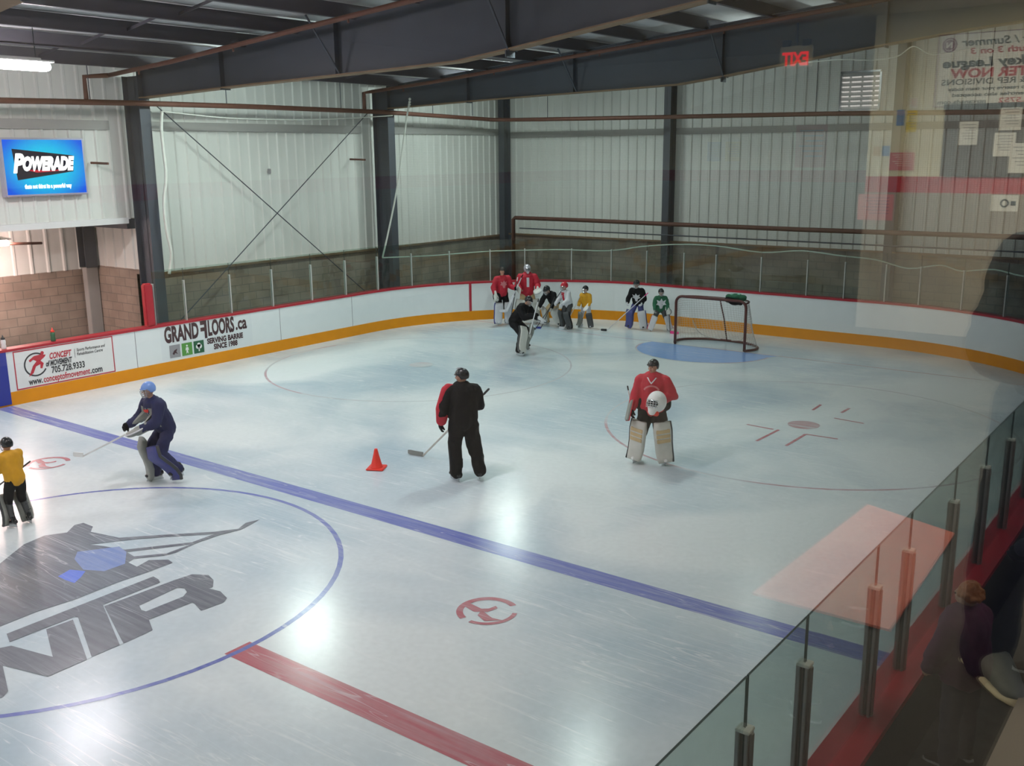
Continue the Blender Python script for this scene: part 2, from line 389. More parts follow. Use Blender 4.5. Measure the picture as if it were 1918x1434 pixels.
def text2d(s, size=1.0, bold=0.0, shear=0.0, sx=1.0, width=None, align='LEFT', mirror=False, x=0.0, y=0.0, extrude=0):
    cu = bpy.data.curves.new('t', 'FONT'); cu.body = s; cu.size = size; cu.offset = bold; cu.shear = shear; cu.resolution_u = 3
    cu.fill_mode = 'FRONT'
    o = bpy.data.objects.new('t', cu); COL.objects.link(o); dg = bpy.context.evaluated_depsgraph_get(); dg.update()
    me = bpy.data.meshes.new_from_object(o.evaluated_get(dg), depsgraph=dg)
    vs = [(v.co.x * sx, v.co.y) for v in me.vertices]; fs = [tuple(p.vertices) for p in me.polygons]
    bpy.data.objects.remove(o); bpy.data.curves.remove(cu); bpy.data.meshes.remove(me)
    x0 = min(v[0] for v in vs); x1 = max(v[0] for v in vs)
    k = (width / (x1 - x0)) if width else 1.0
    vs = [((v[0] - x0) * k, v[1]) for v in vs]; W_ = (x1 - x0) * k
    if mirror: vs = [(W_ - v[0], v[1]) for v in vs]
    dx = {'LEFT': 0, 'CENTER': -W_ / 2, 'RIGHT': -W_}[align]
    return [(v[0] + x + dx, v[1] + y) for v in vs], fs

class Flat:
    """flat lettering or shapes on a plane given by origin, right and up"""
    def __init__(s, o, r, u): s.o = Vector(o); s.r = Vector(r).normalized(); s.u = Vector(u).normalized(); s.n = s.r.cross(s.u); s.vs = []; s.fs = []
    def add(s, vf, lift=0.0):
        n = len(s.vs); s.vs += [s.o + s.r * a + s.u * b + s.n * lift for a, b in vf[0]]; s.fs += [tuple(i + n for i in f) for f in vf[1]]; return s
    def rect(s, x0, y0, x1, y1, lift=0.0): return s.add(([(x0, y0), (x1, y0), (x1, y1), (x0, y1)], [(0, 1, 2, 3)]), lift)
    def ring(s, cx, cy, r0, r1, a0=0, a1=2 * pi, n=40, lift=0.0):
        vs = []; fs = []
        for k in range(n + 1):
            a = a0 + (a1 - a0) * k / n; vs += [(cx + cos(a) * r0, cy + sin(a) * r0), (cx + cos(a) * r1, cy + sin(a) * r1)]
        for k in range(n): fs.append((2 * k, 2 * k + 1, 2 * k + 3, 2 * k + 2))
        return s.add((vs, fs), lift)
    def disc(s, cx, cy, r, n=32, lift=0.0, ry=None):
        return s.add(([(cx + cos(2 * pi * k / n) * r, cy + sin(2 * pi * k / n) * (ry or r)) for k in range(n)], [tuple(range(n))]), lift)
    def build(s, name, m, parent=None):
        me = bpy.data.meshes.new(name); me.from_pydata([tuple(v) for v in s.vs], [], s.fs); me.update(); return mesh_obj(name, me, m, parent)

def decal(target, name, m, vf, origin, right, up, direction, parent, cuts=2, lift=0.004):
    """cloth print: a flat shape laid onto the garment"""
    tm = target.data; bvh = BVHTree.FromPolygons([v.co for v in tm.vertices], [tuple(p.vertices) for p in tm.polygons])
    bm = bmesh.new(); o, r, u, d = Vector(origin), Vector(right).normalized(), Vector(up).normalized(), Vector(direction).normalized()
    vv = [bm.verts.new(o + r * a + u * b) for a, b in vf[0]]
    for f in vf[1]:
        try: bm.faces.new([vv[i] for i in f])
        except ValueError: pass
    bmesh.ops.triangulate(bm, faces=bm.faces)
    for _ in range(cuts): bmesh.ops.subdivide_edges(bm, edges=bm.edges, cuts=1, use_grid_fill=False); bmesh.ops.triangulate(bm, faces=bm.faces)
    dead = []
    for v in bm.verts:
        hit = bvh.ray_cast(v.co - d * 0.6, d, 1.2)
        if hit[0] is None: dead.append(v)
        else: v.co = hit[0] - d * lift
    bmesh.ops.delete(bm, geom=dead, context='VERTS')
    me = bpy.data.meshes.new(name); bm.to_mesh(me); bm.free()
    return mesh_obj(name, me, m, parent)

def smooth_path(pts, k=4):
    pts = [Vector(p) for p in pts]; out = []
    for i in range(len(pts) - 1):
        p0, p1, p2, p3 = pts[max(i - 1, 0)], pts[i], pts[i + 1], pts[min(i + 2, len(pts) - 1)]
        for j in range(k):
            t = j / k; out.append(0.5 * ((2 * p1) + (-p0 + p2) * t + (2 * p0 - 5 * p1 + 4 * p2 - p3) * t * t + (-p0 + 3 * p1 - 3 * p2 + p3) * t ** 3))
    out.append(pts[-1]); return out
# ------------------------------------------------------------------ the building
XL, XR, YE, RC = -8.4, 8.67, 2.4, 5.5      # inner face of the boards, corner radius
YR, YB = -16.31, -12.89                    # centre red line, blue line
YF = 2 * YR - YE                           # far end behind the camera
WX, WY, WXR = -10.3, 5.3, 10.2             # left wall, back wall, right wall
LF = 2.95                                  # lobby floor height

def struct(o, label=None):
    o['kind'] = 'structure'
    if label: o['label'] = label
    return o

def boundary(off=0.0, y_from=None, step=0.25, y0=YF):
    """points along the rink boundary, offset outwards, full loop"""
    pts = []
    R = RC + off
    def arc(cx, cy, a0, a1, n=22):
        for k in range(n + 1):
            a = a0 + (a1 - a0) * k / n; pts.append((cx + cos(a) * R, cy + sin(a) * R))
    arc(XL + RC, YE - RC, pi, pi / 2); arc(XR - RC, YE - RC, pi / 2, 0)
    arc(XR - RC, YF + RC, 0, -pi / 2); arc(XL + RC, YF + RC, -pi / 2, -pi)
    return pts

# ice
loop = boundary(0.0)
me = bpy.data.meshes.new('floor'); me.from_pydata([(x, y, 0) for x, y in loop], [], [tuple(range(len(loop)))]); me.update()
if me.polygons[0].normal.z < 0: me.flip_normals()
ice = struct(mesh_obj('floor', me, M['ice']), 'white scratched ice surface of the small rink')

PN = [0]
def paint(name, polys, m, z=0.0012):
    PN[0] += 1; z += PN[0] * 0.00006
    vf = poly2d(polys) if not (isinstance(polys, tuple)) else polys
    me = bpy.data.meshes.new(name); me.from_pydata([(a, b, z) for a, b in vf[0]], [], vf[1]); me.update()
    bm = bmesh.new(); bm.from_mesh(me)
    for f in bm.faces:
        if f.normal.z < 0: f.normal_flip()
    bm.to_mesh(me); bm.free()
    return mesh_obj(name, me, m, ice)
def rectp(x0, y0, x1, y1): return [(x0, y0), (x1, y0), (x1, y1), (x0, y1)]
def circ(cx, cy, r, n=72): return [(cx + cos(2 * pi * k / n) * r, cy + sin(2 * pi * k / n) * r) for k in range(n)]
def arcband(cx, cy, r, w, a0, a1, n=60):
    o = [(cx + cos(a0 + (a1 - a0) * k / n) * (r + w / 2), cy + sin(a0 + (a1 - a0) * k / n) * (r + w / 2)) for k in range(n + 1)]
    i = [(cx + cos(a0 + (a1 - a0) * k / n) * (r - w / 2), cy + sin(a0 + (a1 - a0) * k / n) * (r - w / 2)) for k in range(n + 1)]
    return o + i[::-1]
for yy, nm in ((YB, 'blue_line'), (2 * YR - YB, 'blue_line')):
    paint(nm, [rectp(XL, yy - 0.152, XR, yy + 0.152)], M['p_blue'])['label'] = 'blue painted line across the ice'
paint('centre_red_line', [rectp(3.0, YR - 0.15, XR, YR + 0.15), rectp(XL, YR - 0.15, -2.9, YR + 0.15)], M['p_red'])['label'] = 'red painted centre line ending at the circle'
paint('centre_circle', [circ(0.06, YR, 3.045), circ(0.06, YR, 2.985)], M['p_blue'])['label'] = 'blue painted centre circle'
for s in (1, -1):
    gy = 0.0 if s == 1 else 2 * YR
    half = 7.85
    paint('goal_line', [rectp(-half, gy - 0.025, half, gy + 0.025)], M['p_redthin'])
    cr = [(1.42 * cos(a), gy - s * (sin(a) * 1.55 + 0.32)) for a in [pi * k / 30 for k in range(31)]]
    cr = [(-1.55, gy - s * 0.03)] + [(-1.62, gy - s * .3)] + [( -1.62 * cos(pi * k / 24), gy - s * (0.3 + 1.45 * sin(pi * k / 24))) for k in range(1, 24)] + [(1.62, gy - s * 0.3), (1.75, gy - s * 0.03)]
    paint('goal_crease', [cr], M['p_crease'], 0.0016)['label'] = 'pale blue goal crease'
    rim = [( -1.66 * cos(pi * k / 24), gy - s * (0.3 + 1.50 * sin(pi * k / 24))) for k in range(0, 25)]
    paint('crease_outline', [rim + [(x * 0.975, (y - gy) * 0.975 + gy) for x, y in rim[::-1]]], M['p_redthin'], 0.0019)
    for sx in (4.45, -4.45):
        cyy = gy - s * 5.45
        a0, a1 = ((170, 268) if sx < 0 else (205, 330)) if s == 1 else (30, 150)
        paint('end_circle', [arcband(sx, cyy, 3.40, 0.05, radians(a0), radians(a1))], M['p_redthin'])
        paint('worn_circle', [arcband(sx, cyy, 3.40, 0.04, radians(a1), radians(a0 + 360))], M['p_faint'])
HASH = [[[3.633, -5.955], [4.138, -5.993]], [[4.189, -6.817], [4.221, -5.963]], [[4.687, -6.804], [4.693, -5.969]], [[4.693, -5.969], [5.228, -5.945]], [[4.208, -4.349], [4.186, -3.879]], [[4.698, -4.242], [4.708, -3.841]], [[4.722, -4.681], [5.262, -4.742]]]
hp = []
for a, b in HASH:
    d = Vector((b[0] - a[0], b[1] - a[1])).normalized(); n = Vector((-d.y, d.x)) * 0.026
    hp.append([(a[0] + n.x, a[1] + n.y), (b[0] + n.x, b[1] + n.y), (b[0] - n.x, b[1] - n.y), (a[0] - n.x, a[1] - n.y)])
for k, pl in enumerate(hp): paint('faceoff_tick', [pl], M['p_red'], 0.0014 + k * 0.0001)
def spot(x, y, r=0.29):
    # a ring with an S-shaped band across it, like the worn dots in the ice
    paint('faceoff_spot', [arcband(x, y, r, 0.07, radians(60), radians(250)), ], M['p_red'], 0.0014)
    paint('faceoff_spot', [arcband(x, y, r, 0.05, radians(270), radians(385)), ], M['p_red'], 0.00145)
    S = [(-0.25, -0.06), (-0.1, -0.10), (0.02, -0.02), (0.05, 0.11), (0.0, 0.14), (-0.02, 0.05), (-0.08, 0.0), (-0.26, 0.03)]
    paint('faceoff_spot', [[(x + a, y + b) for a, b in S], [(x + 0.0 - a * 0.9, y - 0.06 - b * 0.9) for a, b in S]][:1], M['p_red'], 0.0016)
    paint('faceoff_spot', [[(x + 0.26, y - 0.08), (x + .12, y - .2), (x - .02, y - .14), (x - .06, y - .02), (x + .03, y - .06), (x + .14, y - .1)]], M['p_red'], 0.0018)
spot(4.47, -14.27); spot(-4.27, -14.26); spot(4.47, 2 * YR + 14.27); spot(-4.27, 2 * YR + 14.26)
for sx in (4.45, -4.45):
    for gy in (-5.42, 2 * YR + 5.42):
        paint('end_spot', [circ(sx, gy, 0.27, 40)], M['p_redthin'] if sx > 0 else M['p_faint'])
# the centre-ice emblem
LOGO_T = [[0.897, -17.489], [0.867, -15.81], [0.987, -15.823], [1.071, -15.86], [1.072, -16.554], [2.03, -16.952], [2.026, -17.245], [1.139, -16.87], [1.091, -16.884], [1.092, -17.558]]
LOGO_N = [[1.128, -17.699], [1.18, -17.587], [1.726, -17.464], [1.126, -17.205], [1.143, -16.929], [2.037, -17.297], [2.043, -17.687], [1.498, -17.828], [2.0, -18.028], [2.063, -18.106], [2.032, -18.233], [1.132, -17.912]]
LOGO_R = [[1.118, -16.565], [1.148, -15.731], [1.173, -15.514], [1.342, -15.417], [1.509, -15.471], [1.651, -15.586], [1.643, -15.639], [1.814, -15.61], [2.013, -15.673], [2.071, -15.766], [2.042, -16.026], [1.856, -15.965], [1.799, -15.962], [1.78, -16.468], [2.015, -16.58], [2.032, -16.913]]
LOGO_RH = [[1.404, -16.336], [1.346, -15.83], [1.43, -15.794], [1.532, -15.837], [1.595, -15.929], [1.588, -16.376], [1.518, -16.384]]
LOGO_P = [[-1.057, -16.484], [-1.28, -16.188], [-1.356, -15.882], [-1.222, -15.662], [-1.392, -15.465], [-1.372, -15.353], [-1.145, -15.353], [-0.998, -15.47], [-0.519, -15.373], [-0.149, -14.986], [0.287, -14.549], [0.45, -14.307], [0.357, -14.116], [0.407, -13.928], [0.502, -14.301], [0.433, -14.569], [0.418, -14.91], [0.473, -15.245], [0.436, -15.383], [0.226, -15.643], [0.269, -15.748], [0.471, -15.762], [0.41, -15.566], [0.585, -15.424], [0.705, -15.445], [0.706, -15.799], [0.679, -16.119], [0.705, -16.663], [0.658, -17.049], [0.679, -17.448], [0.598, -17.705], [0.006, -17.521], [-0.621, -17.056]]
LOGO_H1 = [[-0.619, -15.713], [-0.322, -15.292], [-0.084, -15.031], [0.351, -14.597], [0.353, -14.928], [-0.109, -15.549], [-0.416, -15.637]]
LOGO_H2 = [[-0.031, -15.579], [0.399, -14.982], [0.406, -15.321], [0.166, -15.605]]
LOGO_B1 = [[-0.516, -15.927], [-0.254, -15.538], [-0.031, -15.579], [0.28, -15.794], [0.278, -16.057], [0.042, -16.175], [-0.331, -16.071]]
LOGO_B2 = [[-0.017, -16.447], [-0.085, -16.266], [0.102, -16.183], [0.216, -16.304], [0.307, -16.435], [0.149, -16.452]]
for nm, pl in (('ice_letter', [LOGO_N]), ('ice_letter', [LOGO_T]), ('ice_letter', [LOGO_R, LOGO_RH])):
    paint(nm, pl, M['p_grey'], 0.0014)['label'] = 'grey letter painted at centre ice'
paint('ice_emblem', [LOGO_P, LOGO_H1, LOGO_H2], M['p_grey'], 0.0014)['label'] = 'grey painted hockey player emblem at centre ice'
paint('ice_emblem', [LOGO_B1], M['p_logoblue'], 0.0020)['label'] = 'blue patch of the painted emblem'
paint('ice_emblem', [LOGO_B2], M['p_logobright'], 0.0022)['label'] = 'bright blue patch of the painted emblem'

# dark floor around the rink
b = MB(); b.box((-2.1, (5.3 - 37) / 2, -0.06), (26, 44, 0.1)); struct(b.build('floor_surround', M['concrete']))

# corrugated liner walls
def corrugated(name, p0, p1, z0, z1, m, nrm, pitch=0.305, depth=0.035):
    p0, p1 = Vector((*p0, 0)), Vector((*p1, 0)); d = p1 - p0; Ln = d.length; d.normalize(); nrm = Vector((*nrm, 0))
    prof = []; s = 0.0
    while s < Ln:
        for a, h in ((0, 0), (0.20, 0), (0.225, depth), (0.27, depth), (0.295, 0), (0.304, 0)):
            if s + a <= Ln: prof.append((s + a, h))
        s += pitch
    prof.append((Ln, 0))
    vs = []; fs = []
    for a, h in prof: q = p0 + d * a + nrm * h; vs += [(q.x, q.y, z0), (q.x, q.y, z1)]
    for i in range(len(prof) - 1): fs.append((2 * i, 2 * i + 2, 2 * i + 3, 2 * i + 1))
    # backing so the sheet has real thickness
    n = len(vs); e0, e1 = p0 - nrm * 0.06, p1 - nrm * 0.06
    vs += [(e0.x, e0.y, z0), (e0.x, e0.y, z1), (e1.x, e1.y, z0), (e1.x, e1.y, z1)]
    fs.append((n, n + 1, n + 3, n + 2)); fs.append((0, 1, n + 1, n)); k = 2 * (len(prof) - 1); fs.append((k, n + 2, n + 3, k + 1))
    me = bpy.data.meshes.new(name); me.from_pydata(vs, [], fs); me.update(); return struct(mesh_obj(name, me, m))
ZR = 6.45                                       # eave
def roofz(x): return ZR + 0.20 + (x + 9.7) * 0.083 if x < 3 else ZR + 0.20 + 12.7 * 0.083 + (x - 3) * 0.083
YREC = -8.45                                    # recess side wall
corrugated('wall_left', (WX, YREC), (WX, WY), 1.95, 6.9, M['liner'], (1, 0))
corrugated('wall_left_upper', (WX, -37), (WX, YREC), 3.26, 6.9, M['liner'], (1, 0))
corrugated('wall_back', (WX, WY), (14.0, WY), 1.98, 8.6, M['liner'], (0, -1))
corrugated('wall_recess_back', (-12.45, -37), (-12.45, YREC), 2.0, 3.3, M['liner'], (1, 0), 0.4)
corrugated('wall_recess_side', (-12.45, YREC), (WX, YREC), 2.08, 3.3, M['liner'], (0, -1), 0.4)
corrugated('wall_front', (12.0, -37), (-12.5, -37), 0.0, 8.4, M['liner'], (0, 1))
b = MB(); b.box((WX - 0.12, (YREC + WY) / 2, 0.98), (0.3, WY - YREC, 1.98)); struct(b.build('wall_left_base', M['block']))
b = MB(); b.box((1.5, WY + 0.12, 0.98), (24, 0.3, 2.02)); struct(b.build('wall_back_base', M['block']))
b = MB(); b.box((-12.6, (YREC - 37) / 2, 1.0), (0.3, 37 + YREC, 2.02)); struct(b.build('wall_recess_back_base', M['block']))
b = MB(); b.box((-11.3, YREC + 0.12, 1.03), (2.3, 0.24, 2.1)); struct(b.build('wall_recess_side_base', M['block']))
b = MB(); b.box((-11.46, (YREC - 37) / 2, 3.36), (2.08, 37 + YREC, 0.1)); struct(b.build('ceiling_recess', M['liner']))
# sill flashings, then grey bands painting a shadow line along the walls
b = MB(); b.box((WX + 0.05, (YREC + WY) / 2, 1.96), (0.14, WY - YREC, 0.05)); struct(b.build('trim_1', M['flange']))
b = MB(); b.box((1.5, WY - 0.05, 2.0), (24, 0.14, 0.05)); struct(b.build('trim_2', M['flange']))
b = MB(); b.box((WX + 0.07, (-37 - 8.7) / 2, 3.24), (0.2, 28.1, 0.13)); struct(b.build('trim_3', M['white']))
shade_pier_grey = mat('wall_shade_and_pier_grey', (0.36, 0.355, 0.34), 0.7, 0, 0.1, 4)  # painted wall shadow; the recess pier wears the same grey
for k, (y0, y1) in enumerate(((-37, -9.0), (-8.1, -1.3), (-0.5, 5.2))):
    b = MB(); b.box((WX + 0.045, (y0 + y1) / 2, 5.32), (0.05, y1 - y0, 0.20)); struct(b.build('trim_%d' % (4 + k), shade_pier_grey))
b = MB(); b.box((1.9, WY - 0.045, 5.22), (24, 0.05, 0.18)); struct(b.build('trim_7', shade_pier_grey))

# steel frames: columns and tapered rafters
def hsec(b, a, c, w, d, t=0.02, up=(1, 0, 0)):
    """H-section between two points: d along up, w across"""
    a, c = Vector(a), Vector(c); q = frame(c - a, up); Ln = (c - a).length; mid = (a + c) / 2
    b.box(mid, (t, w * 0 + t, Ln), q)
    b.box(mid, (d, t, Ln), q)
    for s in (-1, 1): b.box(mid + q @ Vector((s * d / 2, 0, 0)), (t, w, Ln), q)
    return b
frames = [-31.7, -24.0, -16.3, -8.6, -0.9]
for y in frames:
    b = MB(); hsec(b, (-9.72, y, 0), (-9.72, y, 6.35), 0.26, 0.56); o = struct(b.build('steel_column', M['steel']))
prof = [(-9.45, 5.88), (-8, 5.92), (-6, 5.98), (-4, 6.02), (-2, 6.06), (-0.5, 6.10), (0.6, 6.22), (2.0, 6.40), (3.5, 6.58), (5.5, 6.8), (8, 7.0), (10.1, 7.1)]
for y in frames:
    b = MB(); b2 = MB(); w = 0.13
    for i in range(len(prof) - 1):
        (x0, z0), (x1, z1) = prof[i], prof[i + 1]; t0, t1 = roofz(x0) - 0.21, roofz(x1) - 0.21
        th = 0.012
        vs = [(x0, y - th, z0), (x1, y - th, z1), (x1, y - th, t1), (x0, y - th, t0), (x0, y + th, z0), (x1, y + th, z1), (x1, y + th, t1), (x0, y + th, t0)]
        b.add(vs, [(0, 1, 2, 3), (7, 6, 5, 4), (0, 3, 7, 4), (1, 5, 6, 2), (0, 4, 5, 1), (3, 2, 6, 7)])
        for zz0, zz1, bb in ((z0, z1, b2), (t0, t1, b)):
            vs = [(x0, y - w, zz0 - .012), (x1, y - w, zz1 - .012), (x1, y + w, zz1 - .012), (x0, y + w, zz0 - .012), (x0, y - w, zz0 + .012), (x1, y - w, zz1 + .012), (x1, y + w, zz1 + .012), (x0, y + w, zz0 + .012)]
            bb.add(vs, [(0, 3, 2, 1), (4, 5, 6, 7), (0, 1, 5, 4), (3, 7, 6, 2), (0, 4, 7, 3), (1, 2, 6, 5)])
    for xs in (-9.45, -6.6, -3.3, 0.55, 4.0, 7.2):
        pz = [z for i, (x, z) in enumerate(prof) if x <= xs][-1]
        b.box((xs, y, (pz + roofz(xs) - .21) / 2), (0.02, 0.24, roofz(xs) - 0.21 - pz))
    rf = struct(b.build('roof_beam', M['steel'])); b2.build('bottom_flange', M['flange'], rf)
# flange braces hanging from the purlins to the rafter foot
for y in (-8.6, -0.9):
    for x in (-3.2, 0.6):
        pz = 6.05 if x < 0 else 6.2
        b = MB()
        for s in (-1, 1): b.tube([(x, y - 0.1 * s, pz), (x - 0.1, y - s * 0.75, roofz(x) - 0.2)], 0.022, 6)
        struct(b.build('steel_beam_brace', M['steel']))
# end wall posts
for x in (-10.0, -3.9, 2.62, 9.0):
    b = MB(); hsec(b, (x, 5.02, 0), (x, 5.02, roofz(x) - 0.15), 0.22, 0.34, 0.018, (0, 1, 0)); struct(b.build('steel_column', M['steel']))
# eave strut and purlins with the white insulated roof above
x = -9.0
k = 0
while x < 10.2:
    b = MB(); z = roofz(x) - 0.11
    b.box((x, -15.85, z - .03), (0.016, 42.3, 0.26)); b.box((x + 0.045, -15.85, z - 0.155), (0.09, 42.3, 0.012)); b.box((x - 0.035, -15.85, z + 0.095), (0.07, 42.3, 0.012))
    struct(b.build('steel_beam_purlin', M['purlin'])); x += 1.52
b = MB()
xs = [-10.4, 3.0, 14.0]
for i in range(2):
    x0, x1 = xs[i], xs[i + 1]; z0, z1 = roofz(x0) + .02, roofz(x1) + .02
    vs = [(x0, -37, z0), (x1, -37, z1), (x1, 5.4, z1), (x0, 5.4, z0)]; vs += [(a, c, d + .12) for a, c, d in vs]
    b.add(vs, [(0, 3, 2, 1), (4, 5, 6, 7), (0, 1, 5, 4), (3, 7, 6, 2), (0, 4, 7, 3), (1, 2, 6, 5)])
struct(b.build('ceiling', M['roof']))
# bridging between purlins
for y in (-13.6, -11.1, -5.5, -3.0, 1.9):
    b = MB()
    for k in range(12):
        x0 = -9.0 + k * 1.52; x1 = x0 + 1.52; b.bar((x0, y, roofz(x0) - .16), (x1, y, roofz(x1) - .05), 0.05, 0.012)
    struct(b.build('steel_beam_bridging', M['purlin']))
# crossed wall bracing rods
for a, c in (((-9.95, -7.95, 5.75), (-9.95, -1.25, 0.5)), ((-9.9, -1.35, 5.75), (-9.9, -8.3, 0.5))):
    b = MB(); b.tube([a, c], 0.014, 6); struct(b.build('steel_beam_rod', M['steel']))
b = MB(); b.box((WX + .06, -4.62, 4.25), (0.04, 0.1, 0.12)); prop(b.build('junction_box', M['inkgrey'], bevel=.01), 'small grey box fixed mid-height on the white wall between the bracing rods', 'junction box')
for y in (-9.5, -1.75):
    b = MB(); b.bar((-10.25, y, 4.52), (-9.75, y + 0.1, 4.5), 0.05, 0.05)
    prop(b.build('wall_bracket', M['rust'], bevel=.006), 'rusty stub bracket on the white wall beside the %s steel column' % ('first, left-hand' if y < -5 else 'second'), 'bracket')
# recess steelwork
b = MB(); hsec(b, (-12.25, YREC - .2, 2.05), (-12.25, YREC - .2, 3.28), 0.3, 0.3, 0.02); struct(b.build('steel_column_recess', M['steel']))
b = MB(); b.box((-12.27, YREC - .17, 1.02), (0.20, 0.30, 2.05)); struct(b.build('steel_column_pier', shade_pier_grey, bevel=.01))
b = MB(); b.box((-11.3, YREC - .2, 3.16), (2.0, 0.2, 0.24)); struct(b.build('steel_beam_recess', M['steel']))
# low roller/panel for the bottom corner of the recess
# pipes
PIPE = [[-9.2, -37.0, 5.68], [-9.2, -11.853, 5.708], [-9.2, -9.011, 5.752], [-9.2, -5.748, 5.772], [-9.2, -1.394, 5.762], [-9.22, 2.6, 5.68], [-9.15, 3.3, 5.655], [-8.6, 3.5, 5.64], [-5.791, 3.5, 5.601], [-2.361, 3.5, 5.562], [1.309, 3.5, 5.52], [5.764, 3.5, 5.43], [9.8, 3.5, 5.38]]
pr = empty('heating_pipe', (-9.2, -9.0, 5.75), 0, 'long rusty red pipe hung along the left wall and across the back wall', 'pipe')
def child_build(mb, root, *a, **k):
    o = mb.build(*a, parent=root, **k); o.matrix_parent_inverse = Matrix.Translation(-root.location) if not root.rotation_euler.z else root.matrix_basis.inverted(); return o
b = MB(); b.tube(PIPE, 0.058, 10); child_build(b, pr, 'pipe_run', M['rust'], smooth=True)
for y in (-13.0, -10.0, -6.6, -3.0, 0.6, 2.4):
    b = MB(); b.tube([(-9.2, y, 5.76), (-9.2, y, roofz(-9.2) - .15)], 0.011, 6); child_build(b, pr, 'hanger_rod', M['steel'])
for x in (-7.2, -3.2, 1.0, 5.0):
    b = MB(); b.tube([(x, 3.5, 5.6 - (x + 9) * .013), (x, 3.5, roofz(x) - .15)], 0.011, 6); child_build(b, pr, 'hanger_rod', M['steel'])
def riser(y, ny, lab):
    r = empty('sprinkler_pipe', (-9.25, y, 5.8), 0, lab, 'pipe')
    pts = [(-9.25, y, 5.74), (-9.25, y, 6.24), (-9.1, ny, 6.28)] + [(x, ny, roofz(x) - 0.46 - 0.02 * ((x + 9) % 2)) for x in (-7, -5, -3, -1, 1, 3, 5)]
    b = MB(); b.tube(pts[:3], 0.05, 8); child_build(b, r, 'riser', M['rust'], smooth=True)
    b = MB(); b.tube(pts[2:], 0.045, 8); child_build(b, r, 'branch_line', M['rust'], smooth=True)
    for x in (-8, -5, -2, 1, 4):
        b = MB(); b.tube([(x, ny, roofz(x) - .47), (x, ny, roofz(x) - .53)], 0.018, 6); b.ball((x, ny, roofz(x) - .54), 0.022, nu=8, nv=5); child_build(b, r, 'sprinkler_head', M['rust'])
riser(-10.05, -9.6, 'rusty pipe rising from the wall pipe to the roof before the first rafter')
riser(-2.1, -1.9, 'dark pipe rising from the wall pipe to the roof before the second rafter')
# railing along the back wall
P2 = [[-9.12, 4.3, 0.0], [-9.12, 4.3, 2.56], [-9.05, 4.3, 2.61], [-6.279, 4.3, 2.61], [-3.518, 4.3, 2.59], [0.483, 4.3, 2.58], [5.887, 4.3, 2.60], [9.6, 4.3, 2.60], [9.6, 4.3, 0.0]]
b = MB(); b.tube(P2, 0.062, 10); r = prop(b.build('pipe_rail', M['rust'], smooth=True), 'dark rusty pipe frame running in front of the back wall behind the end glass', 'pipe rail')
b = MB(); b.tube([(-8.9, 4.34, 2.28), (9.4, 4.34, 2.24)], 0.02, 8); b.build('lower_wire', M['steel'], r)
# louvre vent high in the back wall
vt = empty('wall_vent', (1.52, 5.22, 6.12), 0, 'white louvred vent high in the back wall beside the last post', 'vent')
b = MB(); b.box((0, 0, 0.49), (1.06, 0.08, 0.05)); b.box((0, 0, -0.49), (1.06, 0.08, 0.05)); b.box((-0.51, 0, 0), (0.05, 0.08, 1.0)); b.box((0.51, 0, 0), (0.05, 0.08, 1.0)); b.build('vent_frame', M['metal'], vt)
R_ = Matrix.Rotation(radians(48), 3, 'X')
b = MB()
for k in range(8): b.box((0, 0.0, -0.42 + k * 0.12), (0.97, 0.11, 0.012), R_)
b.build('louvre_blades', M['white'], vt)
b = MB(); b.box((0, 0.06, 0), (1.0, 0.01, 0.95)); b.build('added_glow_panel', emis('vent_added_glow', (1.0, 0.93, 0.90), 0.8), vt)  # glowing panel added behind the blades to brighten the vent
# illuminated drink sign
sg = empty('illuminated_sign', (WX + 0.04, -10.62, 4.45), 0, 'lit blue sports drink sign on the white upper left wall', 'sign')
SW, SH = 1.80, 1.18
b = MB(); b.box((0.09, 0, 0), (0.16, SW, SH)); b.build('sign_case', mat('silver_sign_case', (0.5, 0.5, 0.62), 0.4, 0.4), sg, bevel=0.015)
def sign_face_mat():
    m, nt, N, L = new_mat('backlit_blue_film'); out = N.new('ShaderNodeOutputMaterial'); e = N.new('ShaderNodeEmission'); L.new(e.outputs[0], out.inputs[0])
    geo = N.new('ShaderNodeTexCoord'); mp = N.new('ShaderNodeMapping'); L.new(geo.outputs['Generated'], mp.inputs[0]); mp.inputs['Location'].default_value = (0, -0.5, -0.5)
    mp.inputs['Scale'].default_value = (0, 1, 1)
    g = N.new('ShaderNodeTexGradient'); g.gradient_type = 'SPHERICAL'; mp2 = N.new('ShaderNodeMapping'); mp2.inputs['Scale'].default_value = (1, 1.35, 1.15); L.new(mp.outputs[0], mp2.inputs[0]); L.new(mp2.outputs[0], g.inputs[0])
    mx = N.new('ShaderNodeMix'); mx.data_type = 'RGBA'; mx.inputs[6].default_value = (0.0, 0.12, 0.86, 1); mx.inputs[7].default_value = (0.0, 0.60, 0.95, 1)
    r = N.new('ShaderNodeMapRange'); r.inputs[1].default_value = 0.20; r.inputs[2].default_value = 0.62; L.new(g.outputs['Fac'], r.inputs[0]); L.new(r.outputs[0], mx.inputs[0]); L.new(mx.outputs[2], e.inputs[0]); e.inputs[1].default_value = 1.0
    return m
f = Flat((0.172, 0, 0), (0, 1, 0), (0, 0, 1)); f.rect(-SW / 2 + .045, -SH / 2 + .04, SW / 2 - .045, SH / 2 - .04); f.build('sign_face', sign_face_mat(), sg)
f = Flat((0.178, 0, 0), (0, 1, 0), (0, 0, 1)); f.add(poly2d([[(-.68, .37), (.62, .23), (.60, -.10), (-.62, -.26)]])); f.build('black_banner', emis('sign_black_film', (0.01, 0.01, 0.03), 1), sg)
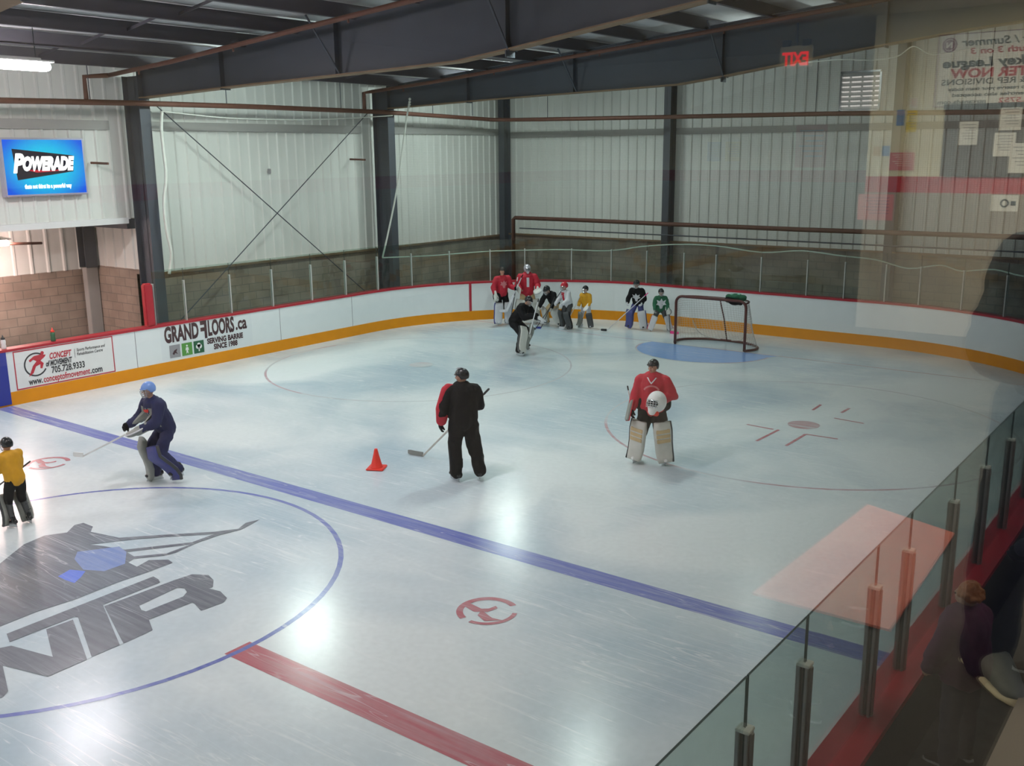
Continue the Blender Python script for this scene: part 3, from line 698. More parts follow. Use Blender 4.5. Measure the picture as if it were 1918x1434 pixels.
f = Flat((0.181, 0, 0), (0, 1, 0), (0, 0, 1)); f.add(poly2d([[(-.45, -.05), (.40, -.08), (.38, -.045), (-.2, -.115)]])); f.build('red_stripe', emis('sign_red_film', (0.6, 0.02, 0.05), 1), sg)
wh = emis('sign_white_film', (1, 1, 1), 1.7)
f = Flat((0.186, 0, 0), (0, 1, 0), (0, 0, 1))
f.add(text2d('P', 0.50, 0.028, 0.3, x=-.70, y=-.09, width=.26)); f.add(text2d('OWERADE', 0.36, 0.026, 0.3, x=-.49, y=-.055, width=1.13)); f.build('lettering', wh, sg)
f = Flat((0.186, 0, 0), (0, 1, 0), (0, 0, 1)); f.add(text2d('thats not thirst its a powerful way', 0.12, 0.006, 0, x=-.50, y=-.43, width=1.02)); f.build('small_lettering', wh, sg)

# ------------------------------------------------------------------ lamps
def lamp(x, y, z, col, s, lab, group='high bay lamps under the rink roof', L_=1.35, ang=0, top=None):
    t = empty('high_bay_lamp', (x, y, z), ang, lab, 'lamp', group)
    b = MB(); b.box((0, 0, 0.075), (0.40, L_ + .04, 0.03)); b.box((0, 0, 0.11), (0.12, L_ * .8, 0.05)); b.build('housing', M['white'], t, bevel=.01)
    b = MB()
    b.loft([superring((0, yy, -.01), Matrix.Rotation(pi / 2, 3, 'X'), ww, hh_, 20, 2.6) for yy, ww, hh_ in ((-L_ / 2, .16, .05), (-L_ / 2 + .05, .36, .13), (L_ / 2 - .05, .36, .13), (L_ / 2, .16, .05))])
    b.build('diffuser', emis('lamp_glow', col, s), t, smooth=True)
    for q in (-1, 1):
        b = MB(); b.tube([(0, q * L_ * .35, 0.13), (0, q * L_ * .35, (top or max(0.2, roofz(x) - z - 0.02)))], 0.008, 5); b.build('hanger_rod', M['steel'], t)
LS = 1.0
cool = (0.86, 1.0, 0.97); warm = (1.0, 0.90, 0.95)
LAMPS = [(-6.3, -13.1, 6.12, warm, 1.0, 'glowing high bay lamp at the upper left, near the white left wall'),
         (1.2, -13.6, 6.75, warm, 1.0, 'glowing high bay lamp at the top edge of the picture'),
         (-6.35, -7.45, 6.30, cool, 1.0, 'high bay lamp hidden behind the first rafter'),
         (-6.5, 0.25, 6.35, cool, 1.0, 'high bay lamp hidden behind the second rafter near the back left corner'),
         (1.2, -7.45, 6.95, cool, 1.0, 'high bay lamp behind the first rafter over mid ice'),
         (1.2, 0.35, 6.95, cool, 0.35, 'high bay lamp behind the second rafter over the goal'),
         (7.4, -7.3, 7.2, cool, 0.35, 'high bay lamp over the right boards beyond the first rafter'),
         (-6.3, -20.5, 6.2, warm, 1.0, 'high bay lamp over the left boards outside the view'),
         (1.2, -20.5, 6.9, warm, 1.0, 'high bay lamp over centre ice outside the view'),
         (-6.3, -28, 6.2, cool, 1.0, 'high bay lamp over the far left ice outside the view'),
         (1.2, -28, 6.9, cool, 1.0, 'high bay lamp over the far ice outside the view')]
LAMP_STR = 120.0
for x, y, z, c, s, lab in LAMPS: lamp(x, y, z, c, LAMP_STR * s, lab)
lamp(-11.4, -11.56, 2.86, (1.0, 0.70, 0.66), 85.0, 'small lamp glowing under the header of the left recess', 'lamps in the left recess', 1.2, top=.44)
lamp(-11.4, -17.5, 2.95, (1.0, 0.70, 0.66), 85.0, 'lamp in the left recess outside the view', 'lamps in the left recess', 1.2, top=.34)
b = MB(); b.tube([(-11.4, -10.93, 2.82), (-11.4, -10.2, 2.78)], 0.03, 8); prop(b.build('conduit', M['rust'], smooth=True), 'dark conduit beside the small recess lamp', 'conduit')
# ------------------------------------------------------------------ dasher boards
def band(name, z0, z1, o0, o1, m, parent, y_lo=None, bevel=0):
    A, B_ = boundary(o0), boundary(o1); n = len(A); b = MB()
    vs = [(x, y, z0) for x, y in A] + [(x, y, z1) for x, y in A] + [(x, y, z1) for x, y in B_] + [(x, y, z0) for x, y in B_]
    fs = []
    for i in range(n):
        j = (i + 1) % n
        for k in range(4): l = (k + 1) % 4; fs.append((k * n + i, k * n + j, l * n + j, l * n + i))
    b.add(vs, fs); return b.build(name, m, parent)
db = empty('dasher_boards', (XL, -6, 0), 0, 'white dasher boards with yellow kick plate ringing the ice', 'rink boards')
inv = Matrix.Translation((-XL, 6, 0))
def bchild(o): o.matrix_parent_inverse = inv; return o
bchild(band('board_face', 0.26, 1.045, 0.0, 0.09, M['board'], db))
bchild(band('kick_plate', 0.0, 0.262, -0.012, 0.09, M['kick'], db))
bchild(band('cap_rail', 1.045, 1.092, -0.015, 0.25, M['cap'], db))
bchild(band('outer_cladding', 0.0, 1.045, 0.20, 0.22, M['paddark'], db))
b = MB(); b.box((XL + 0.004, YB, 0.54), (0.04, 0.305, 1.01)); bchild(b.build('blue_line_stripe', M['b_blue'], db))
b = MB(); b.box((XR - 0.004, YB, 0.54), (0.04, 0.305, 1.01)); bchild(b.build('blue_line_stripe', M['b_blue'], db))
cx, cy = XL + RC, YE - RC
a = pi - math.asin((0 - cy) / RC); px_, py_ = cx + cos(a) * RC, cy + sin(a) * RC
b = MB(); b.box((px_, py_, 0.53), (0.03, 0.07, 1.03), Matrix.Rotation(a, 3, 'Z')); bchild(b.build('goal_line_stripe', M['b_red'], db))
b = MB(); b.box((-px_ + 0.27, py_, 0.53), (0.03, 0.07, 1.03), Matrix.Rotation(pi - a, 3, 'Z')); bchild(b.build('goal_line_stripe', M['b_red'], db))
for y in (-10.0, -6.1, -3.7):
    b = MB(); b.box((XL + 0.001, y, 0.65), (0.006, 0.012, 0.78)); bchild(b.build('panel_joint', M['inkgrey'], db))

# shield glass
path = []
def arcpts(cx, cy, a0, a1, R, n=40): return [(cx + cos(a0 + (a1 - a0) * k / n) * R, cy + sin(a0 + (a1 - a0) * k / n) * R) for k in range(n + 1)]
GO = 0.10; RG = RC + GO
path = [(XL - GO, -9.42)] + arcpts(XL + RC, YE - RC, pi, pi / 2, RG) + arcpts(XR - RC, YE - RC, pi / 2, 0, RG) + [(XR + GO, -21.5)]
cum = [0]
for i in range(1, len(path)): cum.append(cum[-1] + hypot(path[i][0] - path[i - 1][0], path[i][1] - path[i - 1][1]))
def at_s(s):
    for i in range(1, len(path)):
        if s <= cum[i] + 1e-9:
            t = (s - cum[i - 1]) / max(1e-9, cum[i] - cum[i - 1]); a, c = path[i - 1], path[i]
            d = Vector((c[0] - a[0], c[1] - a[1])).normalized(); return Vector((a[0] + (c[0] - a[0]) * t, a[1] + (c[1] - a[1]) * t)), d
    return Vector(path[-1]), Vector((0, -1))
def s_of(p):
    best = (9e9, 0); k = 0.0
    while k < cum[-1]:
        q, _ = at_s(k); dd = (q - Vector(p)).length
        if dd < best[0]: best = (dd, k)
        k += 0.02
    return best[1]
J = [(-8.5, -9.42), (-8.5, -8.65), (-8.5, -7.43), (-8.5, -6.2), (-8.5, -4.97), (-8.5, -3.79), (-8.5, -2.64), (-8.28, -1.52), (-7.83, -0.44), (-7.15, 0.56), (-6.44, 1.26), (-5.31, 1.97), (-4.2, 2.36), (-3.15, 2.5), (-2.02, 2.5), (-1.07, 2.5), (0.19, 2.5), (1.40, 2.5), (2.34, 2.5), (3.32, 2.5), (4.14, 2.41), (5.14, 2.15), (6.13, 1.66), (7.0, 1.0), (7.8, 0.1), (8.4, -1.1), (8.72, -2.4), (8.77, -3.6), (8.77, -4.8), (8.77, -6.0), (8.77, -7.2), (8.77, -8.4), (8.77, -9.6), (8.77, -10.7), (8.77, -11.75), (8.77, -12.78), (8.77, -13.83), (8.77, -15.03), (8.77, -15.75), (8.77, -16.94), (8.77, -17.7), (8.77, -18.9), (8.77, -20.1), (8.77, -21.3)]
ORD = 'first second third fourth fifth sixth seventh eighth ninth tenth eleventh twelfth thirteenth fourteenth fifteenth sixteenth seventeenth eighteenth nineteenth twentieth'.split()
S = [s_of(p) for p in J]
TOP = 2.25
def where(i):
    if i < 6: return 'along the left boards, %s from the red gate post' % ORD[i]
    if i < 13: return 'in the back left corner, %s counted from the left boards' % ORD[i - 6]
    if i < 20: return 'on the back boards behind the goal, %s from the left corner' % ORD[i - 13]
    if i < 27: return 'in the back right corner, %s counted from the back boards' % ORD[i - 20]
    return 'along the near right boards, %s counted from the back right corner' % ORD[i - 27]
for i in range(len(S) - 1):
    s0, s1 = S[i] + 0.006, S[i + 1] - 0.006
    ks = [s0] + [c for c in cum if s0 + .05 < c < s1 - .05] + [s1]
    pts = [at_s(k) for k in ks]; th = 0.006; rings = []
    for q, d in pts:
        n = Vector((-d.y, d.x)) * th
        rings.append([(q.x - n.x, q.y - n.y, 1.075), (q.x + n.x, q.y + n.y, 1.075), (q.x + n.x, q.y + n.y, TOP), (q.x - n.x, q.y - n.y, TOP)])
    b = MB(); b.loft(rings)
    near = i >= 27
    g = b.build('shield_glass', M['shield']); g.data.materials.append(M['shield_edge'])
    for p in g.data.polygons:
        if abs(p.normal.z) > 0.9 or (len(p.vertices) == 4 and p.index >= len(g.data.polygons) - 2): p.material_index = 1
    prop(g, 'clear glass pane ' + where(i), 'glass pane', 'shield glass panes above the boards')
for i in range(len(S)):
    q, d = at_s(S[i]); n = Vector((-d.y, d.x)); Rz = Matrix.Rotation(math.atan2(d.y, d.x), 3, 'Z')
    near = i >= 27
    t = empty('glass_support_post', (q.x, q.y, 1.09), math.atan2(d.y, d.x), ('silver' if near else 'pale') + ' glass post ' + where(min(i, 42)).replace('counted ', '').replace('from the back right corner', 'from the far corner') + (' end' if i > 42 else ''), 'post', 'posts holding the shield glass')
    b = MB()
    w = 0.034 if near else 0.012
    for sgn in (-1, 1):
        b.box((0, sgn * 0.022, 0.44), (w * 2, 0.018, 0.88)); b.box((0, sgn * 0.036, 0.44), (w * 0.9, 0.014, 0.87))
    b.box((0, 0, 0.44), (0.010, 0.05, 0.88)); b.build('channel', M['alu'] if near else M['alu_wh'], t, bevel=.003)
    b = MB(); b.box((0, 0, 0.885), (w * 2 + .006, 0.07, 0.018)); b.build('end_cap', M['alu_wh'], t, bevel=.003)
# red gate post where the left glass begins
gp = empty('gate_post', (XL - 0.09, -9.56, 1.09), 0, 'bright red padded post on the left boards where the glass begins', 'post')
b = MB(); b.box((0, 0, 0.45), (0.14, 0.20, 0.90)); b.build('pad', M['cap'], gp, bevel=.02)
b = MB(); b.box((0, 0, 0.91), (0.1, 0.14, 0.02)); b.build('post_cap', M['redsh'], gp, bevel=.004)

# ------------------------------------------------------------------ protective nets
NET_BOT = [[-8.483, -2.424, 1.928], [-8.067, -0.864, 1.873], [-7.338, 0.368, 1.912], [-6.822, 0.942, 1.921], [-5.597, 1.848, 1.938], [-4.309, 2.357, 1.93], [-3.373, 2.518, 2.081], [-2.265, 2.538, 2.189], [-1.129, 2.526, 2.2], [0.139, 2.529, 2.096], [1.192, 2.529, 2.189], [2.137, 2.529, 2.119], [3.042, 2.529, 2.064], [3.805, 2.495, 1.909], [4.541, 2.369, 2.039], [5.045, 2.211, 1.951], [5.767, 1.888, 2.062], [6.463, 1.47, 1.998], [7.4, 0.7, 2.1]]
NET_SIDE = [[-8.267, -1.402, 6.0], [-8.301, -1.524, 5.455], [-8.354, -1.676, 4.623], [-8.396, -1.888, 3.646], [-8.457, -2.165, 2.666], [-8.483, -2.424, 1.928]]
SC = [[1.096, 2.6, 6.7], [1.68, 2.6, 6.718], [2.124, 2.6, 6.70], [2.564, 2.6, 6.66], [3.163, 2.6, 6.70], [3.523, 2.6, 6.9], [3.92, 2.6, 6.70], [4.423, 2.6, 6.74], [4.858, 2.6, 6.8], [5.191, 2.6, 6.72], [5.78, 2.6, 6.9], [7.2, 1.2, 6.8]]
def off(p, k=0.05):
    return p
nt_ = empty('protective_net', (-8.48, -2.42, 1.93), 0, 'fine dark protective net hanging round the back glass with white rope edges', 'net')
def nchild(o, r=None): o.matrix_parent_inverse = Matrix.Translation(-nt_.location); return o
NB = smooth_path(NET_BOT, 4)
b = MB(); b.tube([(p[0] + (-.05 if p[0] < -4 else 0), p[1] + .06, p[2]) for p in NB], 0.017, 7); nchild(b.build('bottom_rope', M['rope'], nt_, smooth=True))
b = MB(); b.tube(smooth_path([(p[0] - .05, p[1] + .06, p[2]) for p in NET_SIDE], 4), 0.024, 7); nchild(b.build('edge_rope', M['rope'], nt_, smooth=True))
b = MB()
for k in range(4): b.ball((-8.31 + .01 * k, -1.36, 5.86 + .07 * k), 0.035, nu=8, nv=6)
nchild(b.build('rope_knot', M['rope'], nt_, smooth=True))
# a draped upper edge: each swag sags between its ties
b = MB(); b.tube(smooth_path(SC, 5), 0.014, 7); nchild(b.build('top_rope', M['rope'], nt_, smooth=True))
b = MB(); vs = []; fs = []
for p in NB: vs += [(p[0], p[1] + .06, p[2]), (p[0] + .05, p[1] + .04, 5.5 + max(0, min(1.3, (p[0] + 3) * .25)))]
for i in range(len(NB) - 1): fs.append((2 * i, 2 * i + 2, 2 * i + 3, 2 * i + 1))
b.add(vs, fs); o = b.build('net_mesh', net_mat('dark_knotted_net', (0.10, 0.11, 0.10), 0.045, 0.0007, ('u', 'z')), nt_); nchild(o)
LN_SIDE = [[-9.2, -8.335, 5.6], [-9.2, -8.388, 5.242], [-9.2, -8.381, 4.787], [-9.2, -8.371, 4.211], [-9.2, -8.484, 3.634], [-9.2, -8.475, 3.046], [-9.2, -8.405, 2.506], [-9.2, -8.505, 2.059]]
LN_TOP = [[-9.2, -8.335, 5.6], [-9.2, -7.561, 5.548], [-9.2, -6.696, 5.50], [-9.2, -5.772, 5.489], [-9.2, -4.443, 5.503], [-9.2, -2.989, 5.56], [-9.2, -1.082, 5.68]]
n2 = empty('left_wall_net', (-9.2, -8.33, 2.1), 0, 'pale rope edged net strung between the two left steel columns', 'net')
def n2child(o): o.matrix_parent_inverse = Matrix.Translation(-n2.location); return o
b = MB(); b.tube(smooth_path(LN_SIDE, 4), 0.035, 8); n2child(b.build('edge_rope', M['rope'], n2, smooth=True))
b = MB(); b.tube(smooth_path(LN_TOP, 4), 0.014, 8); n2child(b.build('top_rope', M['rope'], n2, smooth=True))

# ------------------------------------------------------------------ adverts on the boards
X0 = XL + 0.003
def banner(name, y0, y1, z0, z1, lab, m=None):
    t = empty(name, (X0, (y0 + y1) / 2, z0), 0, lab, 'banner')
    f = Flat((0, 0, 0), (0, 1, 0), (0, 0, 1)); w = (y1 - y0) / 2; f.rect(-w, 0, w, z1 - z0); f.build('vinyl_panel', m or M['white'], t); return t, w, z1 - z0
t, w, h = banner('advertising_banner', -12.60, -10.52, 0.275, 1.03, 'white banner with red border and red running man on left boards')
f = Flat((0.002, 0, 0), (0, 1, 0), (0, 0, 1)); e = .022
f.rect(-w, 0, w, e); f.rect(-w, h - e, w, h); f.rect(-w, e, -w + e, h - e); f.rect(w - e, e, w, h - e); f.build('red_border', M['inkred'], t)
f = Flat((0.003, 0, 0), (0, 1, 0), (0, 0, 1))
f.ring(-.62, .44, .205, .235, radians(35), radians(330), 40); f.build('round_swoosh', M['ink'], t)
f = Flat((0.004, 0, 0), (0, 1, 0), (0, 0, 1))
# running man
f.disc(-.47, .645, .035)
f.add(poly2d([[(-.50, .62), (-.40, .60), (-.43, .56), (-.52, .50), (-.46, .44), (-.50, .34), (-.54, .35), (-.53, .43), (-.62, .40), (-.68, .28), (-.78, .22), (-.74, .29), (-.68, .42), (-.60, .50), (-.66, .54), (-.73, .50), (-.75, .54), (-.64, .61)]]))
f.build('running_figure', M['inkred'], t)
f = Flat((0.004, 0, 0), (0, 1, 0), (0, 0, 1))
f.add(text2d('CONCEPT', .165, .006, .25, x=-.33, y=.50, width=.46)); f.add(text2d('conceptofmovement', .18, .004, 0, x=-.50, y=.06, width=.98)); f.build('red_lettering', M['inkred'], t)
f = Flat((0.004, 0, 0), (0, 1, 0), (0, 0, 1))
f.add(text2d('of MOVEMENT', .15, .006, .25, x=-.42, y=.365, width=.55)); f.add(text2d('705.728.9333', .18, .005, 0, x=-.32, y=.215, width=.70))
f.add(text2d('www.', .18, .005, 0, x=-.80, y=.06, width=.28)); f.add(text2d('.com', .18, .005, 0, x=.49, y=.06, width=.26))
f.add(text2d('Sports Performance and', .085, .001, .2, x=.24, y=.56, width=.62)); f.add(text2d('Rehabilitation Centre', .085, .001, .2, x=.24, y=.475, width=.56)); f.rect(.19, .44, .197, .62)
f.build('dark_lettering', M['ink'], t)
t, w, h = banner('advertising_banner', -9.40, -6.95, 0.30, 1.035, 'white flooring company banner with three small squares on the left boards', mat('grey_white_vinyl', (0.74, 0.77, 0.79), 0.4))
f = Flat((0.004, 0, 0), (0, 1, 0), (0, 0, 1))
def cond(s, x, wid, mir=False, y=.39, sz=.47): f.add(text2d(s, sz, .020, 0, x=x, y=y, width=wid, mirror=mir))
mbrown = mat('dark_brown_ink', (0.06, 0.025, 0.03), 0.6)
cond('GRAND', -1.13, .88); cond('F', -.20, .17, True, .355, .53); cond('LOORS', .0, .72)
f.add(text2d('.ca', .42, .012, 0, x=.76, y=.41, width=.32)); f.build('large_lettering', mbrown, t)
f = Flat((0.004, 0, 0), (0, 1, 0), (0, 0, 1)); f.add(text2d('SERVING BARRIE', .165, .008, 0, x=-.05, y=.20, width=1.0)); f.add(text2d('SINCE 1988', .165, .008, 0, x=.12, y=.05, width=.66)); f.build('small_lettering', mbrown, t)
for k, (mm, x) in enumerate(((M['inkgrey'], -1.03), (M['inkgreen'], -.72), (M['inkdkgreen'], -.41))):
    f = Flat((0.004, 0, 0), (0, 1, 0), (0, 0, 1)); f.rect(x, .03, x + .27, .31); sq = f.build('square_emblem', mm, t)
    f = Flat((0.006, 0, 0), (0, 1, 0), (0, 0, 1))
    c = x + .135
    if k == 0: f.add(poly2d([[(c - .07, .12), (c - .02, .19), (c + .06, .22), (c + .03, .15), (c + .07, .10), (c, .13), (c - .03, .09)]])); f.build('emblem_mark', mbrown, sq)
    elif k == 1: f.disc(c, .245, .022); f.add(poly2d([[(c - .03, .21), (c + .03, .21), (c + .045, .14), (c + .015, .15), (c + .03, .06), (c, .10), (c - .03, .06), (c - .015, .15), (c - .045, .14)]])); f.build('emblem_mark', M['white'], sq)
    else: f.disc(c - .03, .18, .05); f.disc(c + .03, .18, .05); f.disc(c, .215, .05); f.rect(c - .015, .07, c + .015, .15); f.build('emblem_mark', M['white'], sq)

# water bottles standing on the cap rail
def bottle(x, y, body, capm, lab, s=1.0):
    t = empty('water_bottle', (x, y, 1.0925), 0, lab, 'bottle', 'bottles on the left boards')
    b = MB(); b.loft([superring((0, 0, z), Matrix.Identity(3), r * 2, r * 2, 16, 2) for z, r in ((0, .033 * s), (.01, .037 * s), (.07, .036 * s), (.09, .031 * s), (.11, .036 * s), (.16, .036 * s), (.185, .026 * s))]); b.build('bottle_body', body, t, smooth=True)
    b = MB(); b.loft([superring((0, 0, z), Matrix.Identity(3), r * 2, r * 2, 14, 2) for z, r in ((.185, .031 * s), (.21, .031 * s), (.225, .018 * s), (.235, .010 * s), (.27, .008 * s))]); b.build('bottle_cap', capm, t, smooth=True)
bottle(XL - .1, -12.70, M['white'], M['blacksh'], 'white water bottle with black top on the far left board rail', 1.25)
bottle(XL - .1, -11.72, M['inkdkgreen'], M['cone'], 'green water bottle with orange top on the left board rail', 1.25)

# ------------------------------------------------------------------ goal
g = empty('hockey_goal', (0, 0, 0), 0, 'dull red hockey goal with white netting standing at the crease', 'goal')
hw = 0.915; hh = 1.2; r_ = 0.034
front = [(-hw, 0, 0.02)] + [(-hw, 0, z) for z in (0.3, 0.7, 1.04)] + [(-hw + .16 - .16 * cos(a), 0, 1.04 + .16 * sin(a)) for a in (pi / 8, pi / 4, 3 * pi / 8, pi / 2)]
front += [(-x, y, z) for x, y, z in front[::-1]]
b = MB(); b.tube(front, r_, 10); b.build('front_pipe', M['goalred'], g, smooth=True)
base = [(-hw, 0, .03), (-hw - .14, .28, .03), (-hw - .06, .62, .03), (-.62, .90, .03), (-.25, 1.0, .03), (.25, 1.0, .03), (.62, .90, .03), (hw + .06, .62, .03), (hw + .14, .28, .03), (hw, 0, .03)]
b = MB(); b.tube(smooth_path(base, 4), 0.03, 8); b.build('base_pipe', M['goalred'], g, smooth=True)
top = [(-hw + .02, 0, 1.14), (-hw + .03, .22, 1.16), (-.72, .42, 1.16), (-.3, .50, 1.16), (.3, .50, 1.16), (.72, .42, 1.16), (hw - .03, .22, 1.16), (hw - .02, 0, 1.14)]
TPs, BPs = smooth_path(top, 4), smooth_path([base[0], base[1], base[2], base[3], base[6], base[7], base[8], base[9]], 4)
b = MB(); b.tube(TPs, 0.022, 8); b.build('top_shelf_pipe', M['goalred'], g, smooth=True)
b = MB(); b.tube([(0, .505, 1.16), (0, .80, .6), (0, 1.0, .04)], 0.018, 8); b.build('back_brace', M['goalred'], g, smooth=True)
# netting: real cords
def net_grid(name, rowsf, nu, nv, r, parent):
    pts = [[Vector(rowsf(i / nu, j / nv)) for j in range(nv + 1)] for i in range(nu + 1)]; b = MB()
    for i in range(nu + 1): b.tube(pts[i], r, 3, False)
    for j in range(nv + 1): b.tube([pts[i][j] for i in range(nu + 1)], r, 3, False)
    return b.build(name, M['netting'], parent)
def lerp_path(P_, t):
    k = t * (len(P_) - 1); i = min(int(k), len(P_) - 2); return P_[i].lerp(P_[i + 1], k - i)
BB = smooth_path(base, 4)
def back(u, v):
    a = lerp_path(TPs, u); c = lerp_path(BB, u); p = a.lerp(c, v); sag = .08 * sin(pi * v); p.y -= sag * (1 if p.y > .3 else 0); return p
net_grid('back_netting', back, 48, 20, 0.0034, g)
def topn(u, v):
    a = lerp_path(TPs, u); x = -hw + .05 + u * (2 * hw - .1); return Vector((x, 0, 1.2)).lerp(a, v)
net_grid('top_netting', topn, 30, 8, 0.0034, g)
def skirt(u, v):
    x = -.85 + 1.7 * u; return Vector((x, .75 - .25 * abs(x), .03 + .42 * v + .05 * sin(x * 9)))
b = MB()
for s in (-1, 1): b.tube(smooth_path([(s * .15, .95, .06), (s * .45, .8, .12), (s * .62, .62, .28), (s * .70, .5, .55)], 5), .010, 6)
b.build('hanging_cord', M['netting'], g, smooth=True)
# green goalkeeper bag slumped on top of the net
bg = empty('green_bag', (0.56, .22, 1.19), 0, 'small green and dark bag slumped on top of the goal', 'bag')
b = MB(); b.cap((-.20, 0, .055), (.18, .02, .05), .075, .07, 1, .8); b.ball((0.0, 0, .085), (.16, .12, .07)); b.ball((.15, .02, .07), (.1, .1, .06)); b.blob('bag_body', M['green'], bg, .012, 4)
b = MB(); b.cap((-.20, -.06, .0), (.16, -.1, -.06), .07, .05); b.ball((0, -.09, -.05), (.15, .06, .07)); b.blob('dark_pocket', M['black'], bg, .012, 3)
b = MB(); b.ball((-.1, -.03, .13), (.05, .05, .02)); b.ball((.08, -.02, .14), (.05, .04, .02)); b.build('pale_tag', mat('pale_green_tag', (.25, .6, .45), .5), bg, smooth=True)

# ------------------------------------------------------------------ cone
c = empty('traffic_cone', (0.12, -11.48, 0.001), 0.5, 'orange red training cone standing on the ice left of the coach', 'cone')
b = MB(); b.box((0, 0, .014), (.27, .27, .026)); b.build('cone_base', M['cone'], c, bevel=.010, seg=3)
b = MB(); b.loft([superring((0, 0, z), Matrix.Identity(3), r * 2, r * 2, 24, 2) for z, r in ((.024, .098), (.035, .090), (.12, .068), (.22, .043), (.30, .026), (.312, .022))]); b.build('cone_body', M['cone'], c, smooth=True)

# ------------------------------------------------------------------ lobby behind the big window
def wallbox(name, c, d, m): b = MB(); b.box(c, d); return struct(b.build(name, m))
wallbox('wall_right_lower', (WXR + .10, -16, 1.4), (0.2, 42, 2.9), M['lobbylow'])
wallbox('wall_right_upper', (WXR + .10, -16, 7.3), (0.2, 42, 2.8), M['steel'])
wallbox('wall_right_far', (WXR + .10, -3.4, 4.4), (0.2, 17.4, 3.1), M['steel'])
wallbox('wall_right_near', (WXR + .10, -32, 4.4), (0.2, 10, 3.1), M['steel'])
b = MB(); b.box((WXR + .012, -19.45, 4.43), (0.004, 15.0, 3.0)); struct(b.build('window_1', M['pane']), 'large lobby window pane overlooking the rink')
b = MB(); b.box((WXR + .1, -19.45, 2.965), (0.24, 14.8, 0.03)); struct(b.build('window_sill', M['lobbylow']))
wallbox('floor_lobby', (14.3, -18.5, LF - .1), (7.9, 19.2, 0.2), M['lobbyfloor'])
wallbox('ceiling_lobby', (14.3, -18.5, 5.87), (7.9, 19.2, 0.1), M['lobbyceil'])
LY, LX, LY2 = -12.05, 13.08, -9.2
def painted_wall(tag, c0, c1, y, axis='x'):
    """cream wall with a red stripe over a taupe dado"""
    out = []
    for k, (z0, z1, m) in enumerate(((LF, 4.24, M['lobbylow']), (4.24, 4.385, M['lobbystripe']), (4.385, 5.82, M['lobbywall']))):
        if axis == 'x': out.append(wallbox('wall_%s' % tag if k == 0 else 'wall_%s_%s' % (tag, ('', 'stripe', 'upper')[k]), ((c0 + c1) / 2, y + .05, (z0 + z1) / 2), (c1 - c0, 0.1, z1 - z0), m))
        else: out.append(wallbox('wall_%s_%s' % (tag, ('dado', 'stripe', 'upper')[k]), (y + .05, (c0 + c1) / 2, (z0 + z1) / 2), (0.1, c1 - c0, z1 - z0), m))
    return out
painted_wall('lobby_end', 10.35, LX, LY)
painted_wall('lobby_return', LY + .1, LY2, LX - .1, 'y')
painted_wall('lobby_recess', LX, 18.2, LY2)
painted_wall('lobby_far', -28.1, LY2, 18.2, 'y')
painted_wall('lobby_rear', 10.3, 18.2, -28.15)
# event banner on the lobby end wall
yb = LY - .004
eb = empty('event_banner', (11.87, yb, 4.99), 0, 'white hockey league registration banner hung above the notice board', 'banner')
def F(x, z, lift=0.0, root=None): return Flat((x, -lift, z), (1, 0, 0), (0, 0, 1))
f = F(0, 0); f.rect(-.65, 0, .65, .615); f.build('banner_cloth', M['paper'], eb)
f = F(0, 0, .003); f.rect(-.65, 0, .65, .006); f.rect(-.65, .609, .65, .615); f.rect(.644, 0, .65, .615); f.rect(-.65, 0, -.644, .615); f.build('banner_hem', M['inkpurple'], eb)
f = F(0, 0, .004)
def T(s, size, x, y, wd, bold=.003, shear=0): f.add(text2d(s, size, bold, shear, x=x, y=y, width=wd, align='RIGHT'))
T('Spring / Summer', .09, .46, .51, .78, .002, .2); T('Hockey League', .105, .60, .335, .92, .004, .15); T('LEAGUE & REP DIVISIONS', .07, .60, .185, 1.05, .001)
T('Call or drop in to reserve your team today', .042, .54, .135, 1.0, .001); T('Individual entries also accepted', .042, .50, .085, .85, .001); T('ntrcanada.com', .05, .62, .025, .40, .001); f.build('dark_lettering', M['ink'], eb)
f = F(0, 0, .004); T('Youth 3 on 3', .07, .38, .44, .55, .002, .15); T('REGISTER NOW', .105, .53, .245, .95, .004); T('705.722.5752', .055, .12, .025, .50, .001); f.build('red_lettering', M['inkred'], eb)
f = F(0, 0, .004); f.disc(.555, .525, .062); f.build('round_emblem', M['inkpurple'], eb)
f = F(0, 0, .006); f.ring(.555, .525, .045, .05); f.add(poly2d([[(.53, .50), (.53, .55), (.545, .55), (.57, .52), (.57, .55), (.585, .55), (.585, .50), (.57, .50), (.545, .53), (.545, .50)]])); f.build('emblem_letter', M['paper'], eb)
nb = empty('notice_board', (11.75, LY - .02, 4.39), 0, 'dark brown notice board below the event banner', 'notice board')
b = MB(); b.box((0, 0, .30), (1.32, .03, .60)); b.build('board_panel', M['boardbrown'], nb, bevel=.004)
b = MB(); b.box((0, -.012, .60), (1.34, .05, .04)); b.build('top_rail', M['ink'], nb, bevel=.004)
def paper(name, x, z, w, h, m, lab, wall_y=None, lines=True, ang=0.0, cat='paper', group=None, inkm=None):
    y = (wall_y if wall_y is not None else LY - .04)
    t = empty(name, (x, y, z), 0, lab, cat, group); t.rotation_euler = (0, ang, 0)
    f = Flat((0, 0, 0), (1, 0, 0), (0, 0, 1)); f.rect(-w / 2, 0, w / 2, h); f.build('sheet', m, t)
    if lines:
        f = Flat((0, -.002, 0), (1, 0, 0), (0, 0, 1))
        for k in range(6):
            zz = h * (.85 - k * .12); f.rect(-w * .38, zz, w * (.38 - .1 * ((k * 7) % 3)), zz + h * .03)
        f.build('printed_lines', inkm or M['inkgrey'], t)
    return t
G1 = 'sheets pinned to the lobby notice board'
paper('pinned_notice', 12.20, 4.66, .155, .20, M['paper'], 'white notice alone at the middle of the dark notice board', group=G1, cat='notice')
